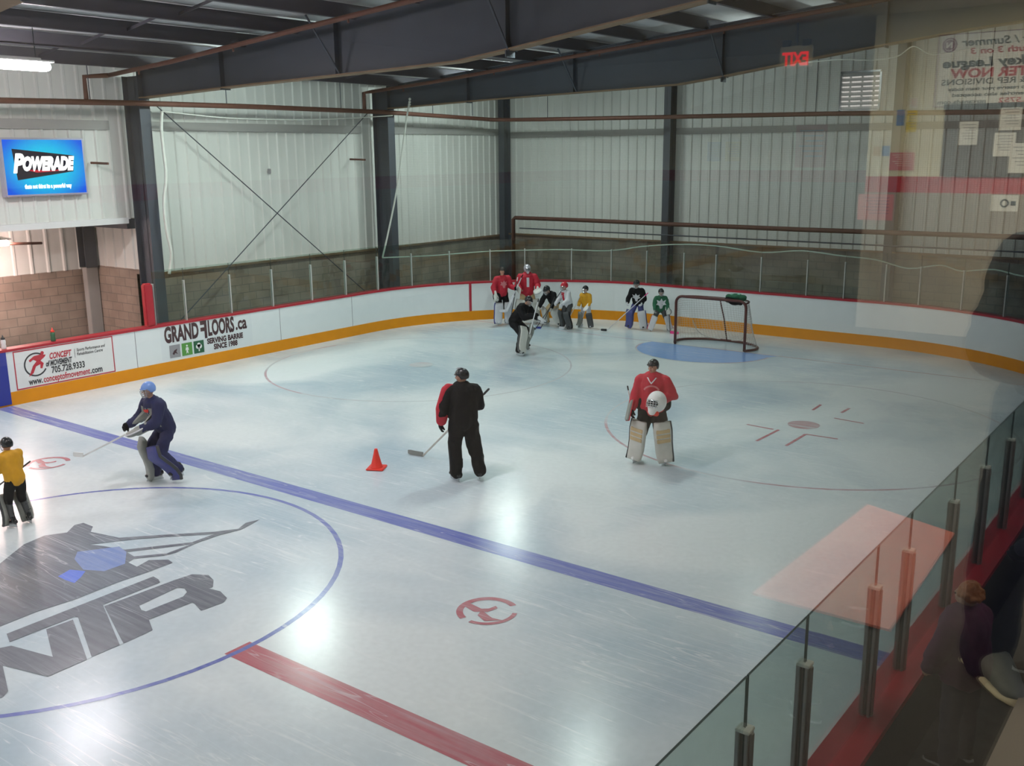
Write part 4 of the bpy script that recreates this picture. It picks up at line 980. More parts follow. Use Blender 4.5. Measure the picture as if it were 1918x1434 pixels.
paper('pinned_notice', 11.87, 4.78, .17, .20, M['paper'], 'topmost white notice on the notice board', group=G1, cat='notice')
paper('pinned_notice', 11.90, 4.56, .17, .20, M['paper'], 'white notice pinned directly below the topmost one', group=G1, cat='notice')
paper('pinned_notice', 11.75, 4.42, .20, .25, M['paper'], 'lowest white notice at the corner of the notice board', wall_y=LY - .043, group=G1, cat='notice')
s_ = paper('wall_sign', 11.86, 4.09, .22, .14, M['paper'], 'small white sign with a dark ring below the red stripe', wall_y=LY - .004, lines=False, cat='sign')
f = Flat((0, -.003, 0), (1, 0, 0), (0, 0, 1)); f.ring(.0, .07, .022, .036); f.rect(-.09, .05, -.05, .09); f.build('ring_mark', M['ink'], s_)
G2 = 'posters beside the notice board'
paper('poster', 12.70, 4.78, .09, .19, M['postery'], 'yellow poster high beside the notice board', LY - .004, group=G2, cat='poster')
paper('poster', 12.80, 4.84, .07, .14, M['posterb'], 'narrow blue poster left of the yellow one', LY - .004, group=G2, cat='poster')
paper('poster', 12.695, 4.99, .07, .09, M['paper'], 'little white poster with a red disc above the yellow poster', LY - .004, group=G2, cat='poster', inkm=M['inkred'])
paper('poster', 12.76, 4.44, .22, .16, M['posterp'], 'pink and white poster resting over the red stripe', LY - .004, group=G2, cat='poster', inkm=M['paper'])
paper('round_sticker', 12.99, 4.57, .07, .09, M['tan'], 'small orange sticker near the corner of the end wall', LY - .004, False, cat='sticker')
paper('round_sticker', 12.91, 4.57, .07, .09, M['posterb'], 'small blue sticker near the corner of the end wall', LY - .004, False, cat='sticker')
paper('poster', 12.97, 3.98, .33, .24, M['posterp'], 'large salmon poster low on the end wall', LY - .004, group=G2, cat='poster', inkm=M['inkpurple'])
ry = LY2 - .004
paper('poster', 14.70, 4.42, .40, .52, M['posterp'], 'tall red framed poster on the recessed lobby wall', ry, group='posters on the recessed wall', cat='poster', inkm=M['posterb'])
paper('poster', 15.75, 4.50, .22, .25, M['postery'], 'yellow poster on the recessed lobby wall', ry, group='posters on the recessed wall', cat='poster')
paper('poster', 16.02, 4.50, .20, .25, M['posterb'], 'blue poster on the recessed lobby wall', ry, group='posters on the recessed wall', cat='poster')
# exit sign hung in the lobby
ex = empty('exit_sign', (13.84, -12.0, 5.40), 0, 'lit red exit sign hanging below the lobby ceiling', 'sign')
b = MB(); b.box((0, 0, .11), (.32, .05, .20)); b.build('sign_box', M['lobbywall'], ex, bevel=.01)
f = Flat((0, -.028, 0), (1, 0, 0), (0, 0, 1)); f.add(text2d('EXIT', .17, .006, x=0, y=.03, width=.26, align='CENTER')); f.build('exit_lettering', emis('exit_red_glow', (1, .02, .02), 2.2), ex)
b = MB(); b.tube([(0, 0, .21), (0, 0, .43)], .012, 6); b.box((-.1, 0, .235), (.07, .06, .06)); b.box((.1, 0, .235), (.07, .06, .06)); b.build('hanger_and_lamps', M['ink'], ex)
b = MB(); b.add([(11.35, -17.3, 0), (11.35, -15.9, 0), (10.95, -17.05, 0), (10.9, -18.2, 0), (11.4, -18.4, 0)], [(0, 1, 2, 3, 4)])
rm = MB(); base_ = [(11.40, -18.3), (11.36, -17.05), (10.93, -17.2), (10.88, -18.3)]
rings = [[(x, y, LF + .002) for x, y in base_], [(x, y, LF + .012) for x, y in base_]]
rm.loft(rings); prop(rm.build('floor_mat', M['mat_red']), 'red mat lying on the dark lobby floor near the window', 'mat')
LCOL = (1.0, 0.90, 0.68)
for k, (x, y) in enumerate(((13.6, -16.2), (13.6, -20.6), (13.6, -25.0), (16.5, -18.6), (11.9, -14.4))):  # fourth panel is an added, unseen light that lifts the recessed wall
    t = empty('ceiling_light', (x, y, 5.805), 0, ('recessed cream ceiling light panel, %s in the lobby row' % ORD[k]) if k < 3 else ('ceiling light panel added out of view to brighten the recessed wall' if k == 3 else 'ceiling light panel nearest the event banner'), 'ceiling light', 'lobby ceiling lights')
    b = MB(); b.box((0, 0, 0), (.64, 1.24, .03)); b.build('light_frame', M['white'], t)
    b = MB(); b.box((0, 0, -.018), (.58, 1.18, .008)); b.build('diffuser', emis('lobby_light_glow', LCOL, 42.0), t)
# spectator deck between the boards and the lobby wall
wallbox('floor_spectator_deck', (9.62, -11, 0.42), (1.14, 31, 0.84), M['concrete'])
# ------------------------------------------------------------------ people
SK = 0.0
def unit(v): v = Vector(v); return v.normalized()

def hand_prims(b, wr, d, palm_n, s, side, curl=0.5, fat=1.0):
    """palm with four unequal bent fingers and a thumb from its side; d points along the hand, palm_n out of the palm"""
    d = unit(d); pn = unit(Vector(palm_n) - d * Vector(palm_n).dot(d)); w = d.cross(pn) * side
    pc = Vector(wr) + d * .048 * s
    q = Matrix((w, pn, d)).transposed(); b.ball(pc, (.040 * s * fat, .017 * s * fat, .052 * s), q, 12, 8)
    for k, (o, ln) in enumerate(((-.028, .062), (-.010, .074), (.010, .070), (.027, .054))):
        base = Vector(wr) + d * .088 * s + w * o * s
        a1 = curl * 0.9 + .05 * k; a2 = curl * 1.9
        d1 = (d * cos(a1) + pn * sin(a1)); d2 = (d * cos(a2) + pn * sin(a2))
        mid = base + d1 * ln * .52 * s; tip = mid + d2 * ln * .48 * s
        b.cap(base - d * .01 * s, mid, .0095 * s * fat, .009 * s * fat, n=8); b.cap(mid, tip, .009 * s * fat, .0075 * s * fat, n=8)
    tb = Vector(wr) + d * .030 * s - w * .034 * s; td = unit(d * .75 - w * .55 + pn * (.25 + curl * .4)); tm = tb + td * .034 * s
    b.cap(tb, tm, .012 * s * fat, .0105 * s * fat, n=8); b.cap(tm, tm + unit(td + pn * curl * .6 + d * .3) * .028 * s, .0105 * s * fat, .0085 * s * fat, n=8)

class Fig: pass

def person(label, loc, face, H, spine=(0, 0, 1), headd=None, look=(0, 1, 0), ua=((-.3, 0, -1), (.3, 0, -1)), fa=((-.1, .2, -1), (.1, .2, -1)),
           th=((-.08, 0, -1), (.08, 0, -1)), sh=((-.05, 0, -1), (.05, 0, -1)), toe=((-.25, 1, 0), (.25, 1, 0)), hs=1.0, build=1.0,
           outfit=None, group=None, skates=True, name='person', base_z=0.0, curl=.5, palm=None, lift=(0, 0)):
    o = outfit or {}
    s = H / 1.75
    ang = math.atan2(face[1], face[0]) - pi / 2
    root = empty(name, (loc[0], loc[1], base_z), ang, label, 'person', group)
    sp = unit(spine); hd = unit(headd or (Vector(sp) * .5 + Vector((0, 0, .5)))); X = Vector((1, 0, 0)); fw = unit(Vector((0, 1, 0)) - sp * sp.y)
    pel = Vector((0, 0, 0)); neckb = pel + sp * .50 * s; chest = pel + sp * .32 * s
    neck_t = neckb + hd * .07 * s; hc = neckb + hd * (.105 * s + .085 * s * hs); lk = unit(look); lk = unit(lk - hd * lk.dot(hd) * .6)
    S_ = [neckb - sp * .045 * s + X * (k * .185 * s * build) for k in (-1, 1)]
    E_ = [S_[i] + unit(ua[i]) * .28 * s for i in (0, 1)]; W_ = [E_[i] + unit(fa[i]) * .25 * s for i in (0, 1)]
    Hh = [pel + X * (k * .095 * s) - Vector((0, 0, .03 * s)) for k in (-1, 1)]
    K = [Hh[i] + unit(th[i]) * .42 * s for i in (0, 1)]; A = [K[i] + unit(sh[i]) * .41 * s for i in (0, 1)]
    ah = (.085 * s + .07 * s) if skates else .085 * s
    low = min(A[0].z - lift[0], A[1].z - lift[1]); mx = (A[0].x + A[1].x) / 2; my = (A[0].y + A[1].y) / 2
    D = Vector((-mx, -my, ah - low))
    for L_ in (S_, E_, W_, Hh, K, A):
        for i in (0, 1): L_[i] = L_[i] + D
    pel, neckb, chest, neck_t, hc = pel + D, neckb + D, chest + D, neck_t + D, hc + D
    T = [unit(Vector(t)) for t in toe]
    R = Fig(); R.root, R.s, R.S, R.E, R.W, R.Hh, R.K, R.A, R.T, R.pel, R.neckb, R.hc, R.lk, R.hd, R.sp, R.fw = root, s, S_, E_, W_, Hh, K, A, T, pel, neckb, hc, lk, hd, sp, fw
    R.ua = [unit(u) for u in ua]; R.fa = [unit(u) for u in fa]; R.hs = hs
    side = unit(lk.cross(hd)); hq = Matrix((side, lk, side.cross(lk))).transposed(); R.hq = hq; h = s * hs; R.h = h
    # one continuous body
    b = MB()
    b.ball(hc + hq @ Vector((0, -.008, .012)) * h, (.074 * h, .092 * h, .098 * h), hq); b.ball(hc + hq @ Vector((0, .022, -.045)) * h, (.056 * h, .062 * h, .062 * h), hq)
    b.ball(hc + hq @ Vector((0, .062, -.088)) * h, (.024 * h, .020 * h, .020 * h), hq, 10, 7)
    b.cap(hc + hq @ Vector((0, .086, .012)) * h, hc + hq @ Vector((0, .104, -.026)) * h, .010 * h, .016 * h, n=8)
    for k in (-1, 1):
        b.ball(hc + hq @ Vector((k * .073, -.002, -.012)) * h, (.010 * h, .020 * h, .030 * h), hq, 8, 6); b.ball(hc + hq @ Vector((k * .038, .068, -.03)) * h, (.022 * h, .018 * h, .020 * h), hq, 8, 6)
    b.cap(hc + hq @ Vector((-.045, .080, .028)) * h, hc + hq @ Vector((.045, .080, .028)) * h, .011 * h, .011 * h, n=8)
    b.cap(neckb - hd * .03 * s, hc - hd * .03 * h, .052 * s, .047 * s)
    b.cap(pel, pel + sp * .2 * s, .125 * s * build, .12 * s * build, 1.1, .78, X); b.cap(pel + sp * .2 * s, neckb - sp * .10 * s, .12 * s * build, .145 * s * build, 1.12, .72, X)
    b.cap(S_[0] + X * .02, S_[1] - X * .02, .062 * s, .062 * s)
    for i in (0, 1):
        b.cap(S_[i], E_[i], .052 * s, .040 * s); b.cap(E_[i], W_[i], .040 * s, .026 * s)
        pn = (palm[i] if palm else Vector((-(2 * i - 1), .2, 0))); hand_prims(b, W_[i], fa[i], pn, s, (2 * i - 1), curl)
        b.cap(Hh[i], K[i], .082 * s, .056 * s); b.cap(K[i], A[i], .055 * s, .036 * s); b.cap(A[i] - Vector((0, 0, .02)) * s, A[i] + T[i] * .13 * s - Vector((0, 0, .04)) * s, .036 * s, .03 * s)
    b.blob('body', M['skin'], root, .0115, 2)
    for k in (-1, 1):
        b = MB(); b.ball(hc + hq @ Vector((k * .032, .083, .008)) * h, (.012 * h, .007 * h, .007 * h), hq, 10, 7); b.build('eye', M['eye'], root, smooth=True)
    b = MB(); b.ball(hc + hq @ Vector((0, .088, -.056)) * h, (.022 * h, .007 * h, .006 * h), hq, 10, 7); b.build('mouth', M['lips'], root, smooth=True)
    # trousers
    pm = o.get('pants')
    if pm:
        b = MB(); f_ = o.get('pants_fat', 1.0)
        b.cap(pel - sp * .03 * s, pel + sp * .12 * s, .15 * s * build, .145 * s * build, 1.08, .85, X)
        for i in (0, 1):
            b.cap(Hh[i], K[i], .108 * s * f_, .088 * s * f_)
            if o.get('long', True): b.cap(K[i], A[i] + Vector((0, 0, .0)) * s, .086 * s * f_, .078 * s * f_); b.cap(A[i] + (K[i] - A[i]) * .1, A[i] - Vector((0, 0, .02 * s)), .080 * s * f_, .074 * s * f_)
            else: b.cap(K[i], K[i] + (A[i] - K[i]) * .15, .088 * s, .08 * s)
            if not skates: b.cap(A[i] + Vector((0, 0, .05 * s)), A[i] - Vector((0, 0, .035 * s)), .072 * s, .070 * s)
        if not o.get('long', True):
            sb = MB()
            for i in (0, 1): sb.cap(K[i], A[i] + (K[i] - A[i]) * .1, .072 * s, .052 * s)
            sb.blob('hockey_socks', o.get('socks', M['paddark']), root, .014, 2)
        b.blob('pants', pm, root, .014, 3, folds=.022 * s, seed=loc[0])
    # jersey
    jm = o.get('top')
    if jm:
        b = MB(); f_ = o.get('top_fat', 1.0)
        b.cap(pel + sp * .02 * s, pel + sp * .22 * s, .165 * s * f_ * build, .16 * s * f_ * build, 1.1, .86, X); b.cap(pel + sp * .22 * s, neckb - sp * .11 * s, .16 * s * f_ * build, .172 * s * f_ * build, 1.1, .80, X)
        b.cap(S_[0] + X * .01, S_[1] - X * .01, .088 * s * f_, .088 * s * f_)
        for i in (0, 1): b.cap(S_[i], E_[i], .088 * s * f_, .078 * s * f_); b.cap(E_[i], W_[i] - R.fa[i] * .03 * s, .078 * s * f_, .06 * s * f_)
        R.top = b.blob(o.get('top_name', 'jersey'), jm, root, .014, 3, folds=.024 * s, seed=loc[1])
        if o.get('collar'):
            q = frame(hd, X); b = MB(); ring = []
            for k in range(17): a = 2 * pi * k / 16; ring.append(neckb + hd * .018 * s + q @ Vector((cos(a) * .072 * s, sin(a) * .075 * s, 0)) + fw * .01 * s)
            b.tube(ring, .018 * s, 8, False); b.build('collar', o['collar'], root, smooth=True)
    # skates or shoes
    for i in (0, 1):
        t = T[i]; a = A[i]; sole = a.z - ah + (.07 * s if skates else 0)
        dn = Vector((0, 0, -1)); foot = Vector((a.x, a.y, sole))
        q = Matrix((t.cross(Vector((0, 0, 1))) * 1.0, t, Vector((0, 0, 1)))).transposed()
        b = MB()
        b.cap(foot + q @ Vector((0, -.055, .05)) * s, foot + q @ Vector((0, .14, .034)) * s, .048 * s, .036 * s, 1.0, 1.0)
        b.cap(foot + q @ Vector((0, -.03, .05)) * s, a + Vector((0, 0, .06 * s)), .05 * s, .05 * s); b.ball(foot + q @ Vector((0, .15, .032)) * s, (.042 * s, .055 * s, .032 * s), q)
        if skates:
            bt = b.blob('skate', o.get('boot', M['blacksh']), root, .010, 2)
            b = MB(); b.box(foot + q @ Vector((0, .045, -.022)) * s, (.02 * s, .24 * s, .03 * s), q); b.box(foot + q @ Vector((0, .045, -.050)) * s, (.006 * s, .27 * s, .030 * s), q)
            b.box(foot + q @ Vector((0, -.045, -.012)) * s, (.035 * s, .06 * s, .03 * s), q); b.box(foot + q @ Vector((0, .13, -.012)) * s, (.035 * s, .07 * s, .03 * s), q)
            bl = b.build('blade', M['metal'], bt, bevel=.002)
        else:
            b.cap(a + Vector((0, 0, .01 * s)), foot + q @ Vector((0, .12, .045)) * s, .052 * s, .046 * s)
            b.blob('shoe', o.get('boot', M['black']), root, .010, 2)
            b = MB(); b.loft([superring(foot + q @ Vector((0, yy, .008)) * s, q @ Matrix.Rotation(pi / 2, 3, 'X'), ww * s, .026 * s, 14, 3) for yy, ww in ((-.10, .05), (-.08, .085), (0, .085), (.08, .098), (.15, .095), (.195, .06), (.205, .03))]); b.build('sole', o.get('sole', M['white']), root, smooth=True)
    # gloves
    gm = o.get('gloves')
    if gm:
        for i in (0, 1):
            if o.get('skip_glove', ()) and i in o['skip_glove']: continue
            b = MB(); pn = (palm[i] if palm else Vector((-(2 * i - 1), .2, 0))); hand_prims(b, W_[i], fa[i], pn, s * 1.12, (2 * i - 1), curl, 1.55)
            b.cap(W_[i] - R.fa[i] * .10 * s, W_[i] + R.fa[i] * .02 * s, .055 * s, .042 * s, 1.1, .9); b.blob('glove', gm, root, .008, 1)
    if o.get('helmet'): helmet(R, o['helmet'], o.get('cage', True), o.get('cage_mat', M['metal']), o.get('vent', None))
    if o.get('hair'):
        b = MB(); hc_, hq_ = hc, hq
        b.ball(hc_ + hq_ @ Vector((0, -.022, .030)) * h, (.086 * h, .096 * h, .094 * h), hq_)
        rnd = random.Random(5)
        for k in range(int(o.get('curls', 0))):
            a = rnd.uniform(0, 2 * pi); e = rnd.uniform(-.3, 1.3); v = Vector((cos(a) * cos(e), sin(a) * cos(e) * .9 - .25, sin(e)))
            if v.y > .5 and v.z < .4: continue
            b.ball(hc_ + hq_ @ Vector((v.x * .088, v.y * .098 - .01, v.z * .10 + .015)) * h, .022 * h, None, 8, 6)
        b.blob('hair', o['hair'], root, .009, 1)
    return R

def helmet(R, m, cage=True, cm=None, vent=None):
    h, hc, hq, root = R.h, R.hc, R.hq, R.root
    b = MB(); nu, nv = 24, 14; vs = []; fs = []
    for i in range(nv + 1):
        t = pi * .66 * i / nv
        for k in range(nu):
            a = 2 * pi * k / nu; v = Vector((sin(t) * cos(a) * .093, sin(t) * sin(a) * .116 - .006, cos(t) * .116 + .014))
            front = max(0.0, sin(a)); lim = .030 if front > .35 else (-.075 + .105 * max(0, (front + .1) / .45) if front > -.1 else -.075)
            if v.z < lim: v.z = lim
            vs.append(hc + hq @ v * h)
    for i in range(nv):
        for k in range(nu): a = i * nu + k; c = i * nu + (k + 1) % nu; fs.append((a, c, c + nu, a + nu))
    b.add(vs, fs); me = b.mesh('helmet'); bm = bmesh.new(); bm.from_mesh(me); bmesh.ops.remove_doubles(bm, verts=bm.verts, dist=.0008)
    bmesh.ops.recalc_face_normals(bm, faces=bm.faces); bmesh.ops.solidify(bm, geom=bm.faces, thickness=.008 * h); bm.to_mesh(me); bm.free()
    for p in me.polygons: p.use_smooth = True
    o = mesh_obj('helmet', me, m, root)
    b = MB(); b.tube([hc + hq @ Vector((x, sqrt(max(0, 1 - (x / .095) ** 2)) * .112 + .002, .034)) * h for x in (-.085, -.06, -.03, 0, .03, .06, .085)], .007 * h, 6); b.build('helmet_brim', m, o, smooth=True)
    if vent:
        b = MB()
        for k in (-1, 1): b.box(hc + hq @ Vector((k * .03, .03, .128)) * h, (.018 * h, .07 * h, .008 * h), hq)
        b.build('helmet_vents', vent, o)
    if cage:
        b = MB(); r = .0032 * h
        for z in (.03, .005, -.020, -.045, -.072, -.098):
            w = .088 * sqrt(max(.2, 1 - ((z - .0) / .16) ** 2)); y = .135 - .15 * abs(z + .02) 
            b.tube([hc + hq @ Vector((w * sin(a), .025 + (y - .025) * cos(a), z)) * h for a in [radians(d) for d in range(-90, 91, 22)]], r, 5)
        for a in [radians(d) for d in (-66, -44, -22, 0, 22, 44, 66)]:
            pts = []
            for z in (.03, -.020, -.060, -.098):
                w = .088 * sqrt(max(.2, 1 - (z / .16) ** 2)); y = .135 - .15 * abs(z + .02); pts.append(hc + hq @ Vector((w * sin(a), .025 + (y - .025) * cos(a), z)) * h)
            b.tube(pts, r, 5)
        b.ball(hc + hq @ Vector((0, .095, -.100)) * h, (.035 * h, .022 * h, .014 * h), hq, 10, 6)
        b.build('face_cage', cm or M['metal'], o)
    return o

def goalie_mask(c, q, s, m, parent=None, name='goalie_mask'):
    """full goalkeeper mask: shell with chin and a barred eye opening"""
    b = MB(); b.ball(c + q @ Vector((0, -.01, .02)) * s, (.105 * s, .125 * s, .12 * s), q, 18, 12); b.cap(c + q @ Vector((0, .055, -.03)) * s, c + q @ Vector((0, .075, -.085)) * s, .075 * s, .045 * s)
    shell = b.blob(name if not parent else 'mask_shell', m, parent, .009, 3)
    b = MB(); b.ball(c + q @ Vector((0, .088, .0)) * s, (.068 * s, .042 * s, .05 * s), q, 14, 9); b.build('eye_opening', M['blacksh'], shell, smooth=True)
    b = MB()
    for z in (.035, .012, -.012, -.035): b.tube([c + q @ Vector((.072 * sin(a), .085 + .052 * cos(a), z)) * s for a in [radians(d) for d in range(-80, 81, 20)]], .0035 * s, 5)
    for a in (-50, -25, 0, 25, 50): a = radians(a); b.tube([c + q @ Vector((.072 * sin(a), .085 + .052 * cos(a), z)) * s for z in (.045, 0, -.045)], .0035 * s, 5)
    b.build('cage', M['metal'], shell); return shell

def leg_pad(R, i, m, roll, width=.28, up=.20, mids=None, toeup=0.0):
    """goalkeeper leg pad: thick quilted front from skate to thigh, with side rolls"""
    s = R.s; K, A, H_ = R.K[i], R.A[i], R.Hh[i]; shin = (K - A).normalized(); f = R.T[i]
    fr = f - shin * f.dot(shin); fr.normalize(); sd = fr.cross(shin).normalized()
    ta = (H_ - K).normalized(); ft = f - ta * f.dot(ta); ft = ft.normalized() if ft.length > .2 else fr
    pts = [(A - shin * .075 * s + fr * .17 * s, .24, .06), (A - shin * .02 * s + fr * .125 * s, .27, .09), (A + shin * .10 * s + fr * .09 * s, .28, .11), (A + shin * .24 * s + fr * .085 * s, .28, .11), (K - shin * .06 * s + fr * .09 * s, .29, .12), (K + shin * .06 * s + fr * .09 * s, .30, .12), (K + (shin * .5 + ta * .5).normalized() * up * s + (fr + ft).normalized() * .11 * s, .27, .09)]
    rings = []
    for k, (c, w, t) in enumerate(pts):
        d = (pts[min(k + 1, 6)][0] - pts[max(k - 1, 0)][0]).normalized(); yv = sd.cross(d).normalized(); q = Matrix((sd, yv, d)).transposed(); rings.append(superring(c, q, w * s * width / .28, t * s, 18, 4))
    b = MB(); b.loft(rings); pad = b.build('leg_pad', m, R.root, smooth=True)
    outs = 1 if sd.x * (2 * i - 1) > 0 else -1
    b = MB(); b.tube([c + sd * outs * (w * width / .28 * s * .5) for c, w, t in pts], .028 * s, 8); b.build('outer_roll', roll, pad, smooth=True)
    if mids:
        b = MB()
        for k, mm in enumerate((3.6, 4.3, 5.0)):
            j = int(mm); t_ = mm - j; c = pts[j][0].lerp(pts[j + 1][0], t_); d = (pts[j + 1][0] - pts[j][0]).normalized(); yv = sd.cross(d).normalized()
            sg = 1 if yv.dot(fr) > 0 else -1
            b.box(c + yv * sg * .054 * s, (.235 * s * width / .28, .022 * s, .075 * s), Matrix((sd, yv, d)).transposed())
        b.build('knee_rolls', mids, pad, bevel=.008)
    b = MB()
    for z in (.12, .25): b.tube([A + shin * z * s + sd * (.06 * s) * k + fr * .05 * s for k in (-1.6, 0)] + [A + shin * z * s - fr * .07 * s] + [A + shin * z * s + sd * .096 * s + fr * .05 * s], .008 * s, 5)
    b.build('pad_strap', M['black'], pad)
    return pad

def blocker(R, i, m, edge):
    s = R.s; w = R.W[i]; d = R.fa[i]; out = Vector((2 * i - 1, .5, 0)); out = (out - d * out.dot(d)).normalized(); sd = d.cross(out)
    q = Matrix((sd, out, d)).transposed(); c = w + d * .03 * s + out * .055 * s
    b = MB(); b.box(c, (.20 * s, .035 * s, .36 * s), q); o = b.build('blocker', m, R.root, bevel=.016 * s, seg=3)
    b = MB(); b.box(c - out * .012 * s, (.215 * s, .018 * s, .375 * s), q); b.build('blocker_edge', edge, o, bevel=.006)
    return o
def catcher(R, i, m, edge):
    s = R.s; w = R.W[i]; d = R.fa[i]; n = Vector((-(2 * i - 1) * .3, 1, 0)); n = (n - d * n.dot(d)).normalized(); sd = d.cross(n); q = Matrix((sd, n, d)).transposed()
    c = w + d * .10 * s
    b = MB(); b.ball(c, (.115 * s, .055 * s, .14 * s), q); b.cap(w - d * .10 * s, w + d * .05 * s, .075 * s, .08 * s, 1, .7); b.ball(c + d * .07 * s + sd * .06 * s, (.06 * s, .05 * s, .07 * s), q)
    o = b.blob('catching_glove', m, R.root, .012, 2)
    b = MB(); b.tube([c + q @ Vector((cos(a) * .118, .015, sin(a) * .142)) * s for a in [2 * pi * k / 20 for k in range(21)]], .012 * s, 6, False); b.build('glove_edge', edge, o, smooth=True); return o

def stick(name, label, butt, heel, bdir, m, tapem=None, goalie=False, bl=.30, bladem=None, sc=1.0, group=None):
    """hockey stick from butt to heel with a curved blade"""
    butt, heel, bd = Vector(butt), Vector(heel), unit(bdir); t = empty(name, tuple(heel), 0, label, 'hockey stick', group)
    B0 = butt - heel; q = frame(B0, bd)
    b = MB(); b.bar((0, 0, .02), B0, .026 * sc, .020 * sc); b.build('shaft', m, t, bevel=.003)
    if goalie:
        d = B0.normalized(); b = MB(); b.box(d * .30 * sc + d * .02, (.085 * sc, .024 * sc, .58 * sc), q); b.build('paddle', bladem or m, t, bevel=.006)
    b = MB(); n_ = bd.cross(Vector((0, 0, 1))); n_ = n_.normalized() if n_.length > .1 else Vector((1, 0, 0))
    hgt = .075 * sc if not goalie else .09 * sc; rings = []
    for k in range(7):
        u = k / 6; c = bd * bl * sc * u + n_ * .03 * sc * u * u + Vector((0, 0, hgt * .5 + .004))
        hh_ = hgt * (1 if u < .85 else .7); rings.append([c + n_ * .006 - Vector((0, 0, hh_ / 2)), c + n_ * .006 + Vector((0, 0, hh_ / 2)), c - n_ * .006 + Vector((0, 0, hh_ / 2)), c - n_ * .006 - Vector((0, 0, hh_ / 2))])
    b.loft(rings); b.build('blade', bladem or tapem or m, t)
    if tapem: b = MB(); b.cap(B0, B0 * .93, .016 * sc, .016 * sc); b.build('grip_tape', tapem, t, smooth=True)
    return t
def toworld(R, v):
    a = R.root.rotation_euler.z; v = Vector(v); return Vector((R.root.location.x + v.x * cos(a) - v.y * sin(a), R.root.location.y + v.x * sin(a) + v.y * cos(a), R.root.location.z + v.z))
def grip(R, i, s_=.07): return toworld(R, R.W[i] + R.fa[i] * s_ * R.s)
def crest(R, m, vf, zf=.30, name='crest', back=False, lift=.004):
    sgn = -1 if back else 1
    o = R.pel + R.sp * zf * R.s + R.fw * sgn * .0
    right = Vector((1, 0, 0)) * (1 if not back else -1) * -1 if not back else Vector((1, 0, 0))
    return decal(R.top, name, m, vf, o, Vector((-1, 0, 0)) if not back else Vector((1, 0, 0)), R.sp, -R.fw * sgn, R.top, 2, lift)
RIGHT = Vector((.80, .60, 0)); FWD = Vector((-.60, .80, 0))   # picture right and into the picture, on the ice
def fc(r, f): v = RIGHT * r + FWD * f; return (v.x, v.y)
def scaled(vf, s): return [(a * s, b * s) for a, b in vf[0]], vf[1]
NUM1 = text2d('1', .30, .02, x=0, y=-.10, align='CENTER')
LEAF = poly2d([[(0, .13), (.04, .06), (.12, .09), (.09, .02), (.13, -.03), (.05, -.05), (.03, -.13), (-.03, -.13), (-.05, -.05), (-.13, -.03), (-.09, .02), (-.12, .09), (-.04, .06)]])

# coach, seen from behind
P = person('person coaching, seen from behind in black jacket with red left shoulder', (1.62, -11.12), fc(-.30, .95), 1.60, spine=(0, .05, 1), look=(-.85, .5, -.25),
           ua=((-.42, -.05, -1), (.30, .15, -1)), fa=((-.10, .25, -1), (-.1, .95, -.25)), th=((-.10, .12, -1), (.20, .0, -1)), sh=((.02, -.10, -1), (.16, -.14, -1)), toe=((-.3, 1, 0), (.35, 1, 0)), build=1.12,
           outfit=dict(pants=M['black'], pants_fat=1.28, top=M['black'], top_fat=1.18, top_name='jacket', helmet=M['blacksh'], cage=False, gloves=M['black'], boot=M['blacksh'], collar=M['black'], vent=M['inkgrey']), curl=.55)
coach = P
b = MB()
b.cap(P.S[0] + Vector((-.052, .0, .03)), P.E[0] + Vector((-.046, .01, 0)), .068, .062); b.cap(P.E[0] + Vector((-.046, .01, 0)), P.W[0] - P.fa[0] * .07 + Vector((-.03, 0, 0)), .060, .054); b.cap(P.W[0] - P.fa[0] * .11, P.W[0] - P.fa[0] * .04, .086, .080)
b.cap(P.S[0] + Vector((-.02, .0, .070)), P.neckb + Vector((-.06, .03, .0)), .055, .05)
b.blob('red_sleeve_panel', M['red'], P.top, .013, 2)
hb = grip(P, 1); heel = Vector((0.30, -10.63, .0)); butt = hb + (hb - heel) * .30
stick('hockey_stick', 'pale hockey stick held low by the coach in black', butt, heel, (-.85, -.15, 0), M['wood'], M['paddark'], bladem=M['padgrey'])

# goalkeeper standing in front, mask under the arm
P = person('person in red goalie jersey and white leg pads holding a mask', (3.35, -8.84), fc(-.28, -.96), 1.56, spine=(0, .04, 1), look=(.35, .9, -.05),
           ua=((-.55, .05, -1), (.30, .05, -1)), fa=((.85, .75, -.35), (.15, .40, -1)), th=((-.16, .10, -1), (.20, .12, -1)), sh=((-.08, -.10, -1), (.10, -.12, -1)), toe=((-.45, 1, 0), (.45, 1, 0)), build=1.1,
           outfit=dict(pants=M['black'], pants_fat=1.3, long=False, top=M['red'], top_fat=1.16, helmet=M['blacksh'], cage=False, gloves=M['black'], boot=M['white'], collar=M['whiteknit']), curl=.7)
for i in (0, 1): leg_pad(P, i, M['offwhite'], M['black'] if i == 1 else M['paddark'], .285, .20, M['tan'])
crest(P, M['posterp'], poly2d([arcband(0, -.06, .12, .025, radians(25), radians(155), 20)]), .33, 'chest_arc'); crest(P, M['whiteknit'], poly2d([[(-.075, .15), (-.055, .15), (0, .085), (.055, .15), (.075, .15), (0, .06)]]), .36, 'neck_trim')
ch = P.pel + P.sp * .0; b = MB(); b.cap(P.pel + P.sp * .05 + Vector((-.16, 0, 0)), P.pel + P.sp * .05 + Vector((.16, 0, 0)), .13, .13, 1, .8); b.blob('waist_band', M['black'], P.root, .014, 2)
blocker(P, 1, M['padgrey'], M['redsh'])
q = Matrix.Rotation(radians(200), 3, 'Z') @ Matrix.Rotation(radians(-25), 3, 'X')
mk = toworld(P, P.W[0] + P.fa[0] * .03 + Vector((.02, .13, .01)))
